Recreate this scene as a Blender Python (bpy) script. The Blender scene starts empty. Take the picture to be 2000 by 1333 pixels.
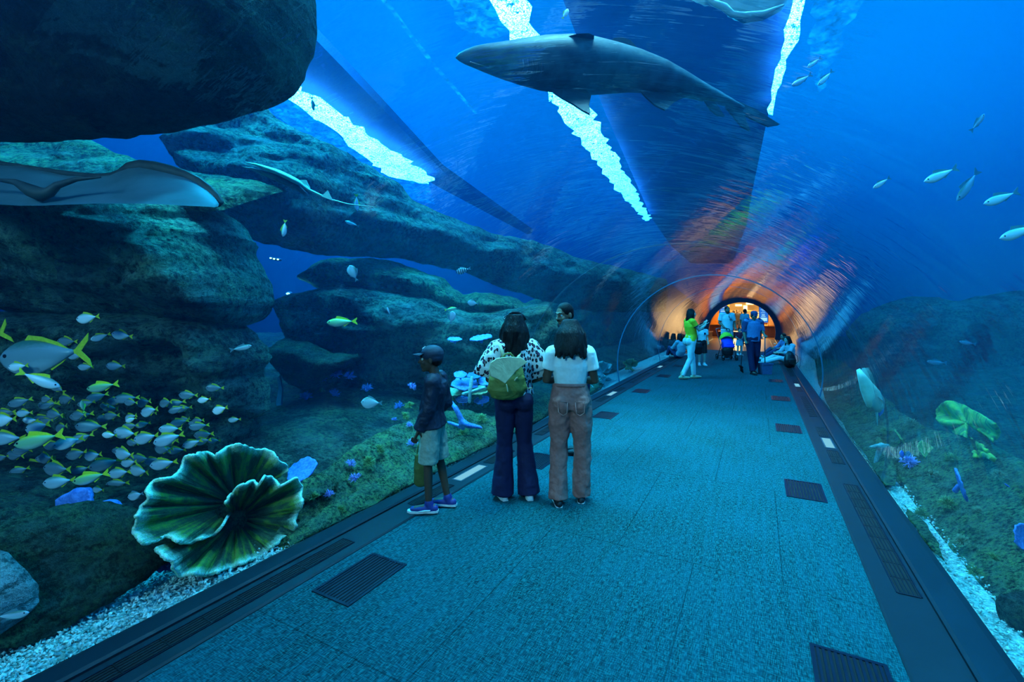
import bpy, bmesh, math, random
from mathutils import Vector, Matrix, noise as mnoise
from mathutils.geometry import delaunay_2d_cdt
PI = math.pi
SC = bpy.context.scene
COL = SC.collection
SC.view_settings.view_transform = 'Standard'
SC.view_settings.look = 'None'
SC.view_settings.gamma = 1
SC.view_settings.use_curve_mapping = False
SC.view_settings.exposure = 0.0
SC.cycles.max_bounces = 4
SC.cycles.use_light_tree = False
SC.cycles.diffuse_bounces = 1
SC.cycles.use_adaptive_sampling = True
SC.cycles.adaptive_threshold = .07
SC.cycles.glossy_bounces = 3
SC.cycles.transparent_max_bounces = 24
SC.cycles.volume_bounces = 0
SC.cycles.sample_clamp_indirect = 3.0
SC.cycles.use_denoising = True
SC.cycles.caustics_reflective = False
SC.cycles.caustics_refractive = False

# ---------------------------------------------------------------- camera
PSI = math.radians(28.4); F = 889.0; EYE = 1.6
cam_d = bpy.data.cameras.new('camera'); cam = bpy.data.objects.new('camera', cam_d); COL.objects.link(cam)
cam_d.sensor_width = 36; cam_d.lens = F / 2000 * 36; cam_d.shift_y = -56.5 / 2000; cam_d.clip_start = 0.05; cam_d.clip_end = 300
cam.location = (0, 0, EYE); cam.rotation_euler = (PI / 2, 0, PSI)
SC.camera = cam
RV = Vector((math.cos(PSI), math.sin(PSI), 0)); FV = Vector((-math.sin(PSI), math.cos(PSI), 0)); UV_ = Vector((0, 0, 1))

def W(px, py, t):
    """a photograph pixel at distance t along the view axis -> point in the place"""
    return Vector((0, 0, EYE)) + FV * t + RV * ((px - 1000) / F * t) + UV_ * ((610 - py) / F * t)
def G(px, py, z=0.0):
    t = (EYE - z) * F / (py - 610.0)
    p = W(px, py, t); return p, t

# ---------------------------------------------------------------- properties, meshes
def tag(o, label=None, cat=None, group=None, kind=None):
    if label: o['label'] = label
    if cat: o['category'] = cat
    if group: o['group'] = group
    if kind: o['kind'] = kind
    return o
def empty(name, loc=(0, 0, 0), rot=(0, 0, 0)):
    o = bpy.data.objects.new(name, None); COL.objects.link(o)
    o.location = loc; o.rotation_euler = rot; o.empty_display_size = .1
    return o
def mesh_obj(name, verts, faces, mats, parent=None, smooth=True, fmat=None, uvs=None):
    me = bpy.data.meshes.new(name); me.from_pydata([tuple(v) for v in verts], [], faces)
    if not isinstance(mats, (list, tuple)): mats = [mats]
    for m in mats: me.materials.append(m)
    if fmat: me.polygons.foreach_set('material_index', fmat)
    if smooth: me.polygons.foreach_set('use_smooth', [True] * len(me.polygons))
    if uvs:
        ul = me.uv_layers.new(name='UVMap')
        for p in me.polygons:
            for li in p.loop_indices: ul.data[li].uv = uvs[me.loops[li].vertex_index]
    me.update()
    o = bpy.data.objects.new(name, me); COL.objects.link(o)
    if parent: o.parent = parent
    return o
def copy_tree(o, parent=None):
    c = o.copy(); COL.objects.link(c); c.parent = parent
    for ch in list(o.children): copy_tree(ch, c)
    return c

class MB:
    """collects simple shapes for one mesh"""
    def __init__(s): s.v = []; s.f = []; s.m = []; s.uv = []
    def add(s, vs, fs, mi=0, uv=None):
        b = len(s.v); s.v += [Vector(v) for v in vs]; s.f += [tuple(b + i for i in f) for f in fs]; s.m += [mi] * len(fs)
        s.uv += uv if uv else [(0, 0)] * len(vs)
    def box(s, lo, hi, mi=0, M=None):
        x0, y0, z0 = lo; x1, y1, z1 = hi
        vs = [Vector(p) for p in ((x0,y0,z0),(x1,y0,z0),(x1,y1,z0),(x0,y1,z0),(x0,y0,z1),(x1,y0,z1),(x1,y1,z1),(x0,y1,z1))]
        if M: vs = [M @ v for v in vs]
        s.add(vs, [(3,2,1,0),(4,5,6,7),(0,1,5,4),(1,2,6,5),(2,3,7,6),(3,0,4,7)], mi)
    def tube(s, pts, rad, n=10, mi=0, flat=None, up=None, cap=True):
        """loft of ellipses; rad: list of r or (rx, ry). rx lies along 'side', ry along the other normal"""
        pts = [Vector(p) for p in pts]; rings = []
        N = len(pts)
        ref = Vector(up) if up else None
        prev = None
        for i, p in enumerate(pts):
            d = (pts[min(i + 1, N - 1)] - pts[max(i - 1, 0)])
            if d.length < 1e-9: d = Vector((0, 0, 1))
            d.normalize()
            if ref is not None: side = d.cross(ref)
            elif prev is not None: side = prev - d * prev.dot(d)
            else: side = d.cross(Vector((0, 0, 1)) if abs(d.z) < .9 else Vector((0, 1, 0)))
            if side.length < 1e-6: side = prev if prev is not None else Vector((1, 0, 0))
            side.normalize(); prev = side; oth = side.cross(d); oth.normalize()
            r = rad[i] if isinstance(rad, (list, tuple)) else rad
            rx, ry = r if isinstance(r, (list, tuple)) else (r, r)
            rings.append([p + side * (rx * math.cos(2 * PI * k / n)) + oth * (ry * math.sin(2 * PI * k / n)) for k in range(n)])
        vs = [v for r in rings for v in r]; fs = []
        for i in range(N - 1):
            for k in range(n):
                a = i * n + k; b = i * n + (k + 1) % n
                fs.append((a, b, b + n, a + n))
        if cap:
            c0 = len(vs); vs.append(pts[0]); c1 = len(vs); vs.append(pts[-1])
            for k in range(n):
                fs.append((c0, (k + 1) % n, k)); fs.append((c1, (N - 1) * n + k, (N - 1) * n + (k + 1) % n))
        s.add(vs, fs, mi)
    def limb(s, pts, rad, n=12, mi=0):
        """tube with rounded ends"""
        pts = [Vector(p) for p in pts]
        g = lambda r: (r if isinstance(r, (list, tuple)) else (r, r))
        R = [g(r) for r in rad]
        d0 = (pts[0] - pts[1]).normalized(); d1 = (pts[-1] - pts[-2]).normalized()
        P, Q = [], []
        for a in (85, 60, 30):
            c, si = math.cos(math.radians(a)), math.sin(math.radians(a)); P.append(pts[0] + d0 * (min(R[0]) * si)); Q.append((R[0][0] * c, R[0][1] * c))
        P += pts; Q += R
        for a in (30, 60, 85):
            c, si = math.cos(math.radians(a)), math.sin(math.radians(a)); P.append(pts[-1] + d1 * (min(R[-1]) * si)); Q.append((R[-1][0] * c, R[-1][1] * c))
        s.tube(P, Q, n, mi)
    def ball(s, c, r, n=14, mi=0, M=None):
        c = Vector(c); r = Vector(r) if isinstance(r, (list, tuple)) else Vector((r, r, r))
        h = max(4, n // 2); vs = []; fs = []
        for i in range(1, h):
            th = PI * i / h
            for k in range(n):
                ph = 2 * PI * k / n
                vs.append(Vector((r.x * math.sin(th) * math.cos(ph), r.y * math.sin(th) * math.sin(ph), r.z * math.cos(th))))
        a = len(vs); vs.append(Vector((0, 0, r.z))); b = len(vs); vs.append(Vector((0, 0, -r.z)))
        for i in range(h - 2):
            for k in range(n):
                p = i * n + k; q = i * n + (k + 1) % n; fs.append((p, p + n, q + n, q))
        for k in range(n):
            fs.append((a, k, (k + 1) % n)); fs.append((b, (h - 2) * n + (k + 1) % n, (h - 2) * n + k))
        if M: vs = [M @ v for v in vs]
        s.add([v + c for v in vs], fs, mi)
    def prism(s, poly, depth, M, mi=0):
        """polygon in XY extruded along Z by depth, then M"""
        n = len(poly); vs = [M @ Vector((x, y, 0)) for x, y in poly] + [M @ Vector((x, y, depth)) for x, y in poly]
        fs = [tuple(range(n))[::-1], tuple(range(n, 2 * n))] + [(i, (i + 1) % n, (i + 1) % n + n, i + n) for i in range(n)]
        s.add(vs, fs, mi)
    def build(s, name, mats, parent=None, smooth=False, uv=False):
        return mesh_obj(name, s.v, s.f, mats, parent, smooth, s.m, s.uv if uv else None)

def modi(o, typ, **k):
    m = o.modifiers.new(typ.lower(), typ)
    for a, b in k.items(): setattr(m, a, b)
    return m
def fuse(o, vox, it=4, fac=.5):
    modi(o, 'REMESH', mode='VOXEL', voxel_size=vox, use_smooth_shade=True)
    if it: modi(o, 'SMOOTH', factor=fac, iterations=it)
    return o
_tex = {}
def folds(o, strength, size, seed=0, typ='CLOUDS'):
    k = (size, typ)
    if k not in _tex:
        t = bpy.data.textures.new('folds', typ); t.noise_scale = size; _tex[k] = t
    modi(o, 'DISPLACE', texture=_tex[k], strength=strength, mid_level=.5, texture_coords='LOCAL')

# ---------------------------------------------------------------- materials
class NT:
    def __init__(s, name):
        s.m = bpy.data.materials.new(name); s.m.use_nodes = True; s.t = s.m.node_tree; s.t.nodes.clear()
        s.out = s.t.nodes.new('ShaderNodeOutputMaterial')
    def n(s, typ, **k):
        nd = s.t.nodes.new(typ)
        for a, b in k.items():
            if a.startswith('i_'): nd.inputs[a[2:].replace('_', ' ')].default_value = b
            else: setattr(nd, a, b)
        return nd
    def l(s, a, b): s.t.links.new(a, b)
    def coord(s, kind='Object', scale=(1, 1, 1), rot=(0, 0, 0), loc=(0, 0, 0)):
        c = s.n('ShaderNodeTexCoord'); mp = s.n('ShaderNodeMapping'); s.l(c.outputs[kind], mp.inputs[0])
        mp.inputs['Scale'].default_value = scale; mp.inputs['Rotation'].default_value = rot; mp.inputs['Location'].default_value = loc
        return mp.outputs[0]
    def noise(s, vec, scale=5, detail=4, rough=.55, dist=0):
        nd = s.n('ShaderNodeTexNoise'); nd.inputs['Scale'].default_value = scale; nd.inputs['Detail'].default_value = min(4, detail)
        nd.inputs['Roughness'].default_value = rough; nd.inputs['Distortion'].default_value = dist
        if vec is not None: s.l(vec, nd.inputs['Vector'])
        return nd.outputs['Fac']
    def ramp(s, fac, stops, interp='LINEAR'):
        r = s.n('ShaderNodeValToRGB'); r.color_ramp.interpolation = interp; e = r.color_ramp.elements
        while len(e) < len(stops): e.new(.5)
        for el, (p, c) in zip(e, stops): el.position = p; el.color = (c[0], c[1], c[2], 1) if not isinstance(c, float) else (c, c, c, 1)
        s.l(fac, r.inputs[0]); return r.outputs[0]
    def math(s, op, a, b=None, c=None):
        nd = s.n('ShaderNodeMath', operation=op)
        for i, x in enumerate((a, b, c)):
            if x is None: continue
            if isinstance(x, (int, float)): nd.inputs[i].default_value = x
            else: s.l(x, nd.inputs[i])
        return nd.outputs[0]
    def mix(s, fac, a, b, bt='MIX'):
        nd = s.n('ShaderNodeMix', data_type='RGBA', blend_type=bt)
        for i, x in ((0, fac), (6, a), (7, b)):
            if isinstance(x, (int, float)): nd.inputs[i].default_value = x
            elif isinstance(x, (tuple, list)): nd.inputs[i].default_value = (x[0], x[1], x[2], 1)
            else: s.l(x, nd.inputs[i])
        return nd.outputs[2]
    def bump(s, h, strength=.4, dist=.02, norm=None):
        b = s.n('ShaderNodeBump'); b.inputs['Strength'].default_value = strength; b.inputs['Distance'].default_value = dist
        s.l(h, b.inputs['Height'])
        if norm is not None: s.l(norm, b.inputs['Normal'])
        return b.outputs[0]
    def bsdf(s, col, rough=.6, bump=None, **k):
        p = s.n('ShaderNodeBsdfPrincipled')
        if isinstance(col, (tuple, list)): p.inputs['Base Color'].default_value = (col[0], col[1], col[2], 1)
        else: s.l(col, p.inputs['Base Color'])
        if isinstance(rough, (int, float)): p.inputs['Roughness'].default_value = rough
        else: s.l(rough, p.inputs['Roughness'])
        if bump is not None: s.l(bump, p.inputs['Normal'])
        for a, b in k.items(): p.inputs[a.replace('_', ' ')].default_value = b
        s.l(p.outputs[0], s.out.inputs[0]); return p

def m_plain(name, col, rough=.6, var=.15, nscale=20, bs=.15, bd=.005, **k):
    t = NT(name); c = t.coord(); f = t.noise(c, nscale, 4)
    d = tuple(x * (1 - var) for x in col); e = tuple(min(1, x * (1 + var)) for x in col)
    t.bsdf(t.ramp(f, [(.3, d), (.7, e)]), rough, t.bump(f, bs, bd), **k); return t.m
def m_emit(name, col, s):
    t = NT(name); e = t.n('ShaderNodeEmission'); e.inputs[0].default_value = (*col, 1); e.inputs[1].default_value = s
    t.l(e.outputs[0], t.out.inputs[0]); return t.m
def m_fabric(name, col, rough=.85, wr=.35, ws=9, fine=300, var=.12):
    t = NT(name); c = t.coord()
    a = t.noise(c, ws, 3, .5, .6); b = t.noise(c, fine, 2)
    n1 = t.bump(a, wr, .03); n2 = t.bump(b, .15, .002, n1)
    f = t.noise(c, 30, 3)
    col2 = t.ramp(f, [(.3, tuple(x * (1 - var) for x in col)), (.7, tuple(min(1, x * (1 + var)) for x in col))])
    t.bsdf(col2, rough, n2); return t.m
def m_rock(name, dark, mid, algae, scale=1.0, algae_amt=.5, strata=1.0, seed=0):
    t = NT(name); c = t.coord(loc=(seed, seed * 1.7, 0)); cs = t.coord(scale=(1, 1, 3.2), loc=(seed, 0, 0))
    a = t.noise(cs, 2.2 * scale, 8, .65, .4); b = t.noise(c, 14 * scale, 8, .7); g = t.noise(c, 1.6 * scale, 5, .6)
    f = t.noise(c, 60 * scale, 4, .7)
    vn = t.n('ShaderNodeTexVoronoi', feature='DISTANCE_TO_EDGE'); vn.inputs['Scale'].default_value = .7 * scale; t.l(t.coord(scale=(.8, .8, 2.4), rot=(.2, .35, 0), loc=(seed, 0, 0)), vn.inputs['Vector'])
    crk = t.ramp(t.math('ADD', vn.outputs[0], t.math('MULTIPLY', t.math('SUBTRACT', b, .5), .5)), [(.0, .35), (.10, 1.0)])
    base = t.ramp(t.math('ADD', t.math('MULTIPLY', a, .6), t.math('MULTIPLY', b, .4)), [(.42, dark), (.58, mid)])
    base = t.mix(1.0, base, crk, 'MULTIPLY')
    al = t.math('MULTIPLY', t.ramp(g, [(.5 - .25 * algae_amt, 0.0), (.72, 1.0)]), t.ramp(b, [(.38, 0.0), (.6, 1.0)]))
    colr = t.mix(al, base, algae)
    sp = t.ramp(f, [(.60, 0.0), (.72, 1.0)])
    colr = t.mix(t.math('MULTIPLY', sp, .55), colr, tuple(min(1, x * 2.6 + .06) for x in mid))
    n0 = t.bump(crk, .5, .06); n1 = t.bump(a, 1.0, .35, n0); n2 = t.bump(b, 1.0, .10, n1); n3 = t.bump(f, .8, .03, n2)
    t.bsdf(colr, .85, n3, Specular_IOR_Level=.25); return t.m

# world: open water far beyond, brighter towards the surface
w = bpy.data.worlds.new('water_world'); SC.world = w; w.use_nodes = True; wt = w.node_tree; wt.nodes.clear()
wo = wt.nodes.new('ShaderNodeOutputWorld'); bg = wt.nodes.new('ShaderNodeBackground')
tc = wt.nodes.new('ShaderNodeTexCoord'); sx = wt.nodes.new('ShaderNodeSeparateXYZ'); wt.links.new(tc.outputs['Generated'], sx.inputs[0])
cr = wt.nodes.new('ShaderNodeValToRGB'); el = cr.color_ramp.elements
mp = wt.nodes.new('ShaderNodeMapRange'); mp.inputs[1].default_value = -1; mp.inputs[2].default_value = 1
wt.links.new(sx.outputs[2], mp.inputs[0]); wt.links.new(mp.outputs[0], cr.inputs[0])
el[0].position = .46; el[0].color = (.0, .004, .025, 1)
el[1].position = 1.0; el[1].color = (.0, .42, 1.0, 1)
for p_, c_ in ((.52, (.0, .016, .11, 1)), (.60, (.0, .062, .33, 1)), (.67, (.0, .17, .68, 1)), (.76, (.0, .32, .95, 1))):
    e = el.new(p_); e.color = c_
# two wide glows where the daylight stands over the tank
def glow(px, py, col, pw):
    d = (W(px, py, 5) - W(1000, 610, 0)).normalized(); vm = wt.nodes.new('ShaderNodeVectorMath'); vm.operation = 'DOT_PRODUCT'; vm.inputs[1].default_value = d; wt.links.new(tc.outputs['Generated'], vm.inputs[0])
    m1 = wt.nodes.new('ShaderNodeMath'); m1.operation = 'MAXIMUM'; m1.inputs[1].default_value = 0; wt.links.new(vm.outputs['Value'], m1.inputs[0])
    m2 = wt.nodes.new('ShaderNodeMath'); m2.operation = 'POWER'; m2.inputs[1].default_value = pw; wt.links.new(m1.outputs[0], m2.inputs[0])
    mx_ = wt.nodes.new('ShaderNodeMix'); mx_.data_type = 'RGBA'; mx_.blend_type = 'MIX'; wt.links.new(m2.outputs[0], mx_.inputs[0]); mx_.inputs[7].default_value = (*col, 1); return mx_
g1 = glow(1660, 120, (.0, .62, 1.7), 14); g2 = glow(800, 40, (.0, .46, 1.4), 12)
wt.links.new(cr.outputs[0], g1.inputs[6]); wt.links.new(g1.outputs[2], g2.inputs[6])
wt.links.new(g2.outputs[2], bg.inputs[0]); bg.inputs[1].default_value = .62; wt.links.new(bg.outputs[0], wo.inputs[0])
WORLD_BG = bg
# ================================================================ the tunnel
X0, ZC, R = -0.885, 0.42, 1.96          # axis of the acrylic arch
XL, XR = -2.80, 1.03                    # feet of the acrylic
CL, CR = -2.36, 0.58                    # edges of the carpet
YN, YE = -5.0, 30.0                     # near and far end
HALL = 46.0

# carpet -------------------------------------------------------
t = NT('carpet_weave')
cx = t.coord(scale=(1, .10, 1)); cy = t.coord(scale=(.22, 1, 1)); c = t.coord()
n1 = t.noise(cx, 250, 2, .5); n2 = t.noise(cy, 150, 2, .5); n3 = t.noise(c, 1.1, 5, .6); n4 = t.noise(c, 260, 2)
n5 = t.noise(t.coord(scale=(1, .05, 1)), 38, 2)
mx = t.math('ADD', t.math('MULTIPLY', n1, .55), t.math('MULTIPLY', n2, .45))
colr = t.ramp(mx, [(.40, (.001, .010, .014)), (.5, (.003, .048, .056)), (.60, (.008, .13, .135))])
colr = t.mix(t.math('MULTIPLY', t.ramp(n3, [(.35, 1.0), (.65, 0.0)]), .25), colr, (.002, .10, .14))
colr = t.mix(t.math('MULTIPLY', t.ramp(n5, [(.35, 1.0), (.6, 0.0)]), .3), colr, (.002, .10, .14))
br = t.n('ShaderNodeTexBrick', offset=.5); t.l(t.coord(loc=(.36, .1, 0)), br.inputs[0])
br.inputs['Color1'].default_value = (1, 1, 1, 1); br.inputs['Color2'].default_value = (1, 1, 1, 1); br.inputs['Mortar'].default_value = (0, 0, 0, 1)
br.inputs['Scale'].default_value = 1; br.inputs['Mortar Size'].default_value = .004; br.inputs['Brick Width'].default_value = .98; br.inputs['Row Height'].default_value = 1.6
colr = t.mix(.45, colr, t.mix(1.0, colr, br.outputs[0], 'MULTIPLY'))
t.bsdf(colr, .95, t.bump(mx, .5, .006), Specular_IOR_Level=.1); M_CARPET = t.m
b = MB(); b.box((CL, YN, -.08), (CR, 21.0, 0)); o = b.build('floor', M_CARPET); tag(o, 'blue grey woven carpet along the tunnel', kind='structure')

# dark edge strips with raised kerb ------------------------------
M_LEDGE = m_plain('ledge_stone', (.006, .016, .024), .5, .12, 5, .06, .003, Specular_IOR_Level=.25)
M_SEAM = m_plain('seam_black', (.004, .005, .007), .7)
M_KERB = m_plain('kerb_metal', (.005, .018, .028), .45, .1, 4, .05, .003, Specular_IOR_Level=.25)
def profile_strip(name, prof, y0, y1, mat, label):
    n = len(prof); vs = [(x, y0, z) for x, z in prof] + [(x, y1, z) for x, z in prof]
    fs = [tuple(range(n)), tuple(range(n, 2 * n))[::-1]] + [(i, i + n, (i + 1) % n + n, (i + 1) % n) for i in range(n)]
    o = mesh_obj(name, vs, fs, mat, None, False); tag(o, label, kind='structure'); return o
for nm, xe, s in (('trim_1', CL, -1), ('trim_2', CR, 1)):
    prof = [(xe, -.1), (xe, .004), (xe + s * .012, .012), (xe + s * .245, .012), (xe + s * .245, -.1)]
    profile_strip(nm, prof, YN, YE, M_LEDGE, 'dark stone strip beside the carpet')
    kb = 'trim_3' if s < 0 else 'trim_4'
    prof = [(xe + s * .247, -.1), (xe + s * .247, .022), (xe + s * .262, .032), (xe + s * .40, .016), (xe + s * .44, .002), (xe + s * .44, -.1)]
    profile_strip(kb, prof, YN, YE, M_KERB, 'raised dark kerb holding the foot of the acrylic')
sb = MB()
for yy in [y * 2.475 - 3.9 for y in range(0, 13)]:
    sb.box((CL - .245, yy, .0125), (CL - .012, yy + .004, .0132)); sb.box((CR + .012, yy - .35, .0125), (CR + .245, yy - .346, .0132))
# grilles ---------------------------------------------------------
M_GRILL = m_plain('grille_metal', (.012, .014, .02), .35, .1, 40, .1, .001, Metallic=.6)
M_GRILLD = m_plain('grille_dark', (.002, .002, .003), .9)
M_GFRAME = m_plain('grille_frame_metal', (.006, .009, .024), .35, .1, 40, .1, .001, Metallic=.4)
def floor_vent(x, y, hx=.148, hy=.235, bars=11, z=.0):
    r = empty('floor_vent', (x, y, z))
    b = MB(); b.box((-hx, -hy, .0005), (hx, hy, .001)); b.build('well', M_GRILLD, r)
    b = MB(); f = .018
    b.box((-hx, -hy, .001), (hx, -hy + f, .006)); b.box((-hx, hy - f, .001), (hx, hy, .006))
    b.box((-hx, -hy + f, .001), (-hx + f, hy - f, .006)); b.box((hx - f, -hy + f, .001), (hx, hy - f, .006)); b.build('frame', M_GFRAME, r)
    b = MB(); st = 2 * (hx - f) / bars
    for k in range(bars):
        xx = -hx + f + (k + .5) * st; b.box((xx - st * .26, -hy + f, .001), (xx + st * .26, hy - f, .005))
    o = b.build('grille', M_GFRAME, r)
    return r
v0 = floor_vent(-2.10, 1.98)
tag(v0, 'large dark slotted vent in the carpet nearest the bottom edge, by the cup coral side', 'floor vent', 'floor vents on the left of the carpet')
LBL_L = ['dark floor vent in the carpet between the two standing women', 'dark floor vent in the carpet just past the woman in white top', 'small dark floor vent left of the woman in green, second past the standing pair',
         'small dark floor vent beside the heels of the woman in green shirt', 'tiny dark floor vent near the two people sitting by the left glass']
for k in range(1, 6):
    c = copy_tree(v0); c.location = (-2.08, 1.98 + 2.46 * k, 0); c['label'] = LBL_L[k - 1]
LBL_R = ['dark slotted vent cut by the bottom edge near the right carpet border', 'dark slotted floor vent at the right carpet edge beside the long ledge grille', 'slotted floor vent at right carpet edge, level with the white ledge light',
         'small slotted floor vent at the right carpet edge, second nearest to the bucket', 'smallest slotted floor vent on the right, just in front of the bucket']
for k in range(0, 5):
    c = copy_tree(v0); c.location = (.365, 2.38 + 2.46 * k, 0); c['label'] = LBL_R[k]; c['group'] = 'floor vents on the right of the carpet'
def slot_grille(x, y0, y1, hx=.052):
    r = empty('ledge_grille', (x, (y0 + y1) / 2, .0125)); h = (y1 - y0) / 2
    b = MB(); b.box((-hx, -h, .0), (hx, h, .0008)); b.build('well', M_GRILLD, r)
    b = MB(); f = .006
    b.box((-hx - f, -h, .0), (-hx, h, .004)); b.box((hx, -h, .0), (hx + f, h, .004)); b.box((-hx, -h - f, 0), (hx, -h, .004)); b.box((-hx, h, 0), (hx, h + f, .004)); b.build('frame', M_GFRAME, r)
    b = MB()
    for k in range(5): b.box((-hx + .012 + k * .02, -h, .001), (-hx + .018 + k * .02, h, .003))
    n = max(2, int((y1 - y0) / .17))
    for k in range(1, n): b.box((-hx, -h + k * 2 * h / n - .003, .001), (hx, -h + k * 2 * h / n + .003, .0035))
    b.build('grille', M_GRILL, r); return r
M_LED = m_emit('ledge_lamp_glow', (.25, .75, 1.0), .75)
M_LEDF = m_plain('ledge_lamp_frame', (.05, .07, .09), .4)
def ledge_lamp(x, y):
    r = empty('ledge_light', (x, y, .0125)); b = MB()
    b.box((-.055, -.24, 0), (.055, .24, .003)); b.build('frame', M_LEDF, r)
    b = MB(); b.box((-.042, -.22, .0025), (.042, .22, .005)); b.build('lens', M_LED, r); return r
XLL, XRR = -2.50, .745
_seen = {'nearest': 0}
for side, x, off in (('left', XLL, 3.76), ('right', XRR, 1.72)):
    for k in range(-1, 6):
        yl = off + 4.95 * k
        wh = ['nearest the camera', 'second from the camera', 'third from the camera', 'fourth from the camera', 'fifth from the camera', 'sixth from the camera', 'seventh from the camera']
        def vis(y): return y > .6 if side == 'left' else y > 2.0
        if vis(yl) and yl < 27:
            i = k + (0 if side == 'left' else -1)
            o = ledge_lamp(x, yl); tag(o, f'flat white lit panel in the {side} ledge, {wh[max(0,i)]}', 'ledge light', f'lit panels in the {side} ledge')
        for (a, c_, nm) in ((yl - 3.37, yl - 1.52, 'long'), (yl - .85, yl - .35, 'short'), (yl + .33, yl + .83, 'short')):
            if vis(c_) and c_ < 24:
                wherey = round((a + c_) / 2, 1)
                beyond = 'just before' if a < yl and nm == 'short' else 'just past'
                o = slot_grille(x, max(a, YN), c_)
                j = k + (0 if side == 'left' else -1)
                lab = (f'long black slot grille in the {side} ledge, {wh[min(6, max(0, j))]}' if nm == 'long'
                       else f'short black slot grille {beyond} the {side} ledge light {wh[min(6, max(0, j))]}')
                if j < 0: lab = 'short black slot grille cut by the bottom edge in the right ledge'
                tag(o, lab, 'ledge grille', f'slot grilles in the {side} ledge')

# the acrylic -------------------------------------------------------
def arch_pts(rad, n=48, zmin=0.0):
    a0 = math.asin((zmin - ZC) / rad); pts = []
    for i in range(n + 1):
        a = a0 + (PI - 2 * a0) * i / n
        pts.append((X0 + rad * math.cos(a), ZC + rad * math.sin(a)))
    return pts
t = NT('acrylic')
lw = t.n('ShaderNodeLayerWeight'); lw.inputs['Blend'].default_value = .5
cc = t.coord(scale=(1, 1.6, 1)); wv = t.noise(cc, 1.7, 3, .5, .8); wv2 = t.noise(t.coord(scale=(.5, 5, .5)), 3.0, 3, .6, .6)
wv3 = t.math('ADD', wv, t.math('MULTIPLY', wv2, .22))
bmp = t.bump(wv3, 1.0, .0075)
p5 = t.math('POWER', lw.outputs['Facing'], 3.2)
fac = t.math('ADD', t.math('MULTIPLY', p5, .88), .018)
tr = t.n('ShaderNodeBsdfTransparent'); tr.inputs[0].default_value = (.90, .97, 1, 1)
gl = t.n('ShaderNodeBsdfGlossy'); gl.inputs['Roughness'].default_value = .03; gl.inputs['Color'].default_value = (1, 1, 1, 1); t.l(bmp, gl.inputs['Normal'])
ms = t.n('ShaderNodeMixShader'); t.l(fac, ms.inputs[0]); t.l(tr.outputs[0], ms.inputs[1]); t.l(gl.outputs[0], ms.inputs[2]); t.l(ms.outputs[0], t.out.inputs[0])
M_ACR = t.m
# inner polished face carries the reflections, the outer face in the water is clear
t = NT('acrylic_wet_face'); tr = t.n('ShaderNodeBsdfTransparent'); tr.inputs[0].default_value = (.95, .98, 1, 1); t.l(tr.outputs[0], t.out.inputs[0]); M_ACRW = t.m
def arch_shell(name, y0, y1, ri, ro, mi_, mo, me_, label, segs=1):
    pi_, po = arch_pts(ri), arch_pts(ro); n = len(pi_); vs = []; fs = []; fm = []
    for s in range(segs + 1):
        y = y0 + (y1 - y0) * s / segs
        vs += [(x, y, z) for x, z in pi_] + [(x, y, z) for x, z in po]
    for s in range(segs):
        o0 = s * 2 * n; o1 = o0 + 2 * n
        for i in range(n - 1):
            fs.append((o0 + i, o0 + i + 1, o1 + i + 1, o1 + i)); fm.append(0)
            fs.append((o0 + n + i, o1 + n + i, o1 + n + i + 1, o0 + n + i + 1)); fm.append(1)
    base = len(vs); vs += [(x, y0, z) for x, z in pi_] + [(x, y0, z) for x, z in po] + [(x, y1, z) for x, z in pi_] + [(x, y1, z) for x, z in po]   # end faces keep their own corners, so the arch shades smoothly
    for i in range(n - 1):
        fs.append((base + i, base + n + i, base + n + i + 1, base + i + 1)); fm.append(2)
        e0 = base + 2 * n; fs.append((e0 + i, e0 + i + 1, e0 + n + i + 1, e0 + n + i)); fm.append(2)
    o = mesh_obj(name, vs, fs, [mi_, mo, me_], None, True, fm); tag(o, label, kind='structure'); return o
arch_shell('window_1', YN, YE, R, R + .10, M_ACR, M_ACRW, M_ACRW, 'clear curved acrylic tunnel wall and roof')
M_JOINT = m_plain('joint_silicone', (.04, .20, .32), .3, .1, 20, .05, .002)
t = NT('joint_clear'); pr_ = t.bsdf((.05, .16, .24), .3); tr = t.n('ShaderNodeBsdfTransparent'); ms = t.n('ShaderNodeMixShader'); ms.inputs[0].default_value = .75
t.l(pr_.outputs[0], ms.inputs[1]); t.l(tr.outputs[0], ms.inputs[2]); t.l(ms.outputs[0], t.out.inputs[0]); M_JOINTC = t.m
M_JOINTD = m_plain('joint_dark', (.01, .03, .05), .4)
for i, y in enumerate((-4.4, 5.45, 10.35, 15.3, 20.2, 25.1)):
    m = M_JOINTC if i < 2 else M_JOINT if i < 4 else M_JOINTD
    arch_shell(f'trim_{5+i}', y, y + .024, R - (.010 if i == 2 else .004), R + .012, m, m, m, 'thin curved joint between two acrylic panels')
# portal at the far end
M_PORTAL = m_plain('portal_frame', (.01, .025, .07), .4, .1, 10, .05, .003)
arch_shell('trim_12', YE - .02, YE + .35, R - .20, R + .25, M_PORTAL, M_PORTAL, M_PORTAL, 'dark blue arched frame at the far mouth of the tunnel')
# collar of the tank end round the portal
M_ENDW = m_plain('tank_end_wall', (.01, .04, .09), .8)
arch_shell('wall_back', YE + .3, YE + .6, R + .02, R + .95, M_ENDW, M_ENDW, M_ENDW, 'dark end wall of the tank round the tunnel mouth')
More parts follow.
